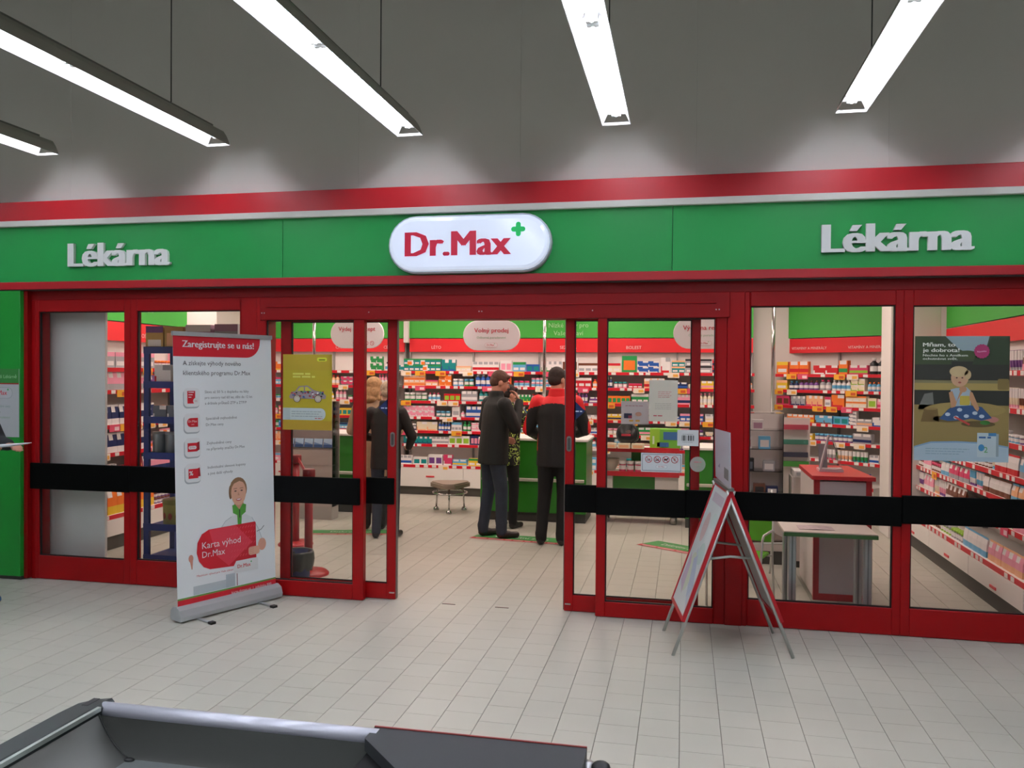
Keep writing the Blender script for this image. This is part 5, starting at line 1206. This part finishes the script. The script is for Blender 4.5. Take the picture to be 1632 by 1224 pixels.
for z, c_ in ((1.19, '#b8485a'), (1.05, '#3f7f6c'), (.93, '#3a3c50')): MB().box(-.11, .17, -.02, .02, z, z + .045, mat(c_, .5)).build('leaflet_row', t)
MB().box(-.12, .18, -.006, .02, .84, .89, mat('#4aa040', .5)).build('green_strip', t)
MB().box(-.13, -.05, -.01, .02, .08, .80, mat('#3f9a30', .45)).build('green_edge', t)
t = thing('paper_box', 'white opened box of papers on a stack left of the red desk top', 'box', (1.10, 7.75, .80))
MB().bbox(-.14, .12, -.1, .15, 0, .06, mat('#dcdad8', .5), .003).build('box', t); MB().box(-.12, .10, -.12, -.1, .02, .05, mat('#b0b4b8', .5)).build('front_flap', t)
t = thing('white_pedestal', 'white pedestal under the opened box, left of the red desk', 'pedestal', (1.09, 7.75, 0)); MB().bbox(-.14, .14, -.09, .2, .06, .80, mat('#cfc6c2', .5), .004).build('body', t); MB().box(-.12, .12, -.07, .18, 0, .06, DKGREY).build('plinth', t)
# ================================================================ CHECKOUT IN FRONT
t = thing('checkout_end', 'stainless steel checkout bagging well with black rim and chrome rail in the foreground', 'checkout', (-.78, 1.2, 0))
X0, X1, Y0, Y1, Z = -.565, .60, -.75, .51, .90
SS = mat('#6a6b67', .45, .75, noise=.06, nscale=3)
# well: left wall, far wall, floor (curved)
ix0, iy1 = X0 + .0, Y1
prof = [(0, 0, .885), (.010, .002, .870), (.028, .006, .845), (.052, .011, .822), (.075, .016, .808), (.095, .020, .800)]
m = MB(); vs = []
for dx, dy, z in prof: vs += [(X0 + dx, Y0, z), (X0 + dx, Y1 - dy, z)]
m.add(vs, [(2 * i, 2 * i + 1, 2 * i + 3, 2 * i + 2) for i in range(len(prof) - 1)], SS, smooth=True); m.build('left_wall', t)
m = MB(); vs = []
for dx, dy, z in prof: vs += [(X0 + dx, Y1 - dy, z), (.53, Y1 - dy, z)]
m.add(vs, [(2 * i + 2, 2 * i + 3, 2 * i + 1, 2 * i) for i in range(len(prof) - 1)], SS, smooth=True); m.build('far_wall', t)
MB().box(X0 + .094, .53, Y0, Y1 - .019, .790, .800, mat('#8d9392', .42, .7)).build('well_floor', t)
MB().tube([(X0 + dx + .001, Y1 - dy - .001, z + .001) for dx, dy, z in prof], .0018, mat('#2c2e2c', .5), 6).build('corner_seam', t)
MB().ell((X0 + .100, Y1 - .026, .801), (.014, .009, .005), RUBBER, 10, 6).build('drain_plug', t)
# left black rim with rounded end
m = MB(); sec = [(-.075, .84), (-.075, .895), (-.068, .904), (-.012, .904), (0, .897), (0, .84)]; n = 6
rows = [Y0, .46, .52, .55, .565]; sh = [0, 0, .012, .035, .068]
vs = [(X0 + max(a, -.075 + sh[i]) if i else X0 + a, yy, z) for i, yy in enumerate(rows) for a, z in sec]
m.add(vs, [(i * n + k, i * n + (k + 1) % n, (i + 1) * n + (k + 1) % n, (i + 1) * n + k) for i in range(4) for k in range(n)] + [tuple(range(n))[::-1], tuple(4 * n + k for k in range(n))], mat('#1c2423', .35)); m.build('black_rim', t)
MB().bbox(X0 - .062, X0 - .018, Y1 - .012, Y1 + .058, .845, .905, RUBBER, .014).build('corner_cap', t)
MB().box(X0 - .003, X0 + .006, Y0, Y1, .895, .905, mat('#c4ccc4', .3, .7)).build('bright_edge', t)
m = MB(); m.tube([(X0 - .022, Y1 + .030, .885), (.12, Y1 + .030, .885)], .019, mat('#dcdde8', .3, .35), 20); m.build('chrome_rail', t)
MB().box(X0 + .03, .12, Y1 + .018, Y1 + .026, .82, .87, mat('#6a6c68', .4, .7)).build('rail_support', t)
# black housing with sloping cover at the right
hx0, hx1 = .105, .585
MB().bbox(hx0, hx1, -.75, Y1 + .05, .55, .872, mat('#050505', .5, spec=.2), .008).build('housing', t)
m = MB(); top = [(hx0, Y1 + .05), (hx1, Y1 + .05), (hx1, -.6), (.50, -.1), (.36, .22), (.22, .38), (hx0, Y1 - .01)]
m.prism(top[::-1], .872, .900, mat('#2b2e31', .55)); m.build('sloping_cover', t)
MB().box(hx0, hx1, Y1 + .048, Y1 + .053, .893, .902, mat('#8a2a26', .5)).build('red_piping', t)
MB().tube([(hx1 + .006, Y1 + .02, .80), (hx1 + .006, Y1 + .02, .885)], .010, mat('#d8d8d8', .3, .8), 12).build('white_pin', t)
MB().tube([(hx1 + .035, Y1 + .0, .60), (hx1 + .035, Y1 + .0, .885)], .020, STEEL, 16).build('roller', t); MB().ell((hx1 + .035, Y1 + .0, .885), (.020, .020, .012), RUBBER, 14, 8).build('roller_cap', t)
MB().bbox(X0 - .07, hx1 + .01, -.75, Y1 + .03, .0, .70, mat('#5d6262', .5), .006).build('cabinet', t)
MB().box(X0 - .072, X0 - .06, Y0, Y1 + .03, .70, .845, mat('#5d6262', .5)).build('side_skirt', t); MB().box(X0 - .06, hx0, Y1 + .005, Y1 + .017, .70, .86, mat('#5d6262', .5)).build('front_skirt', t)
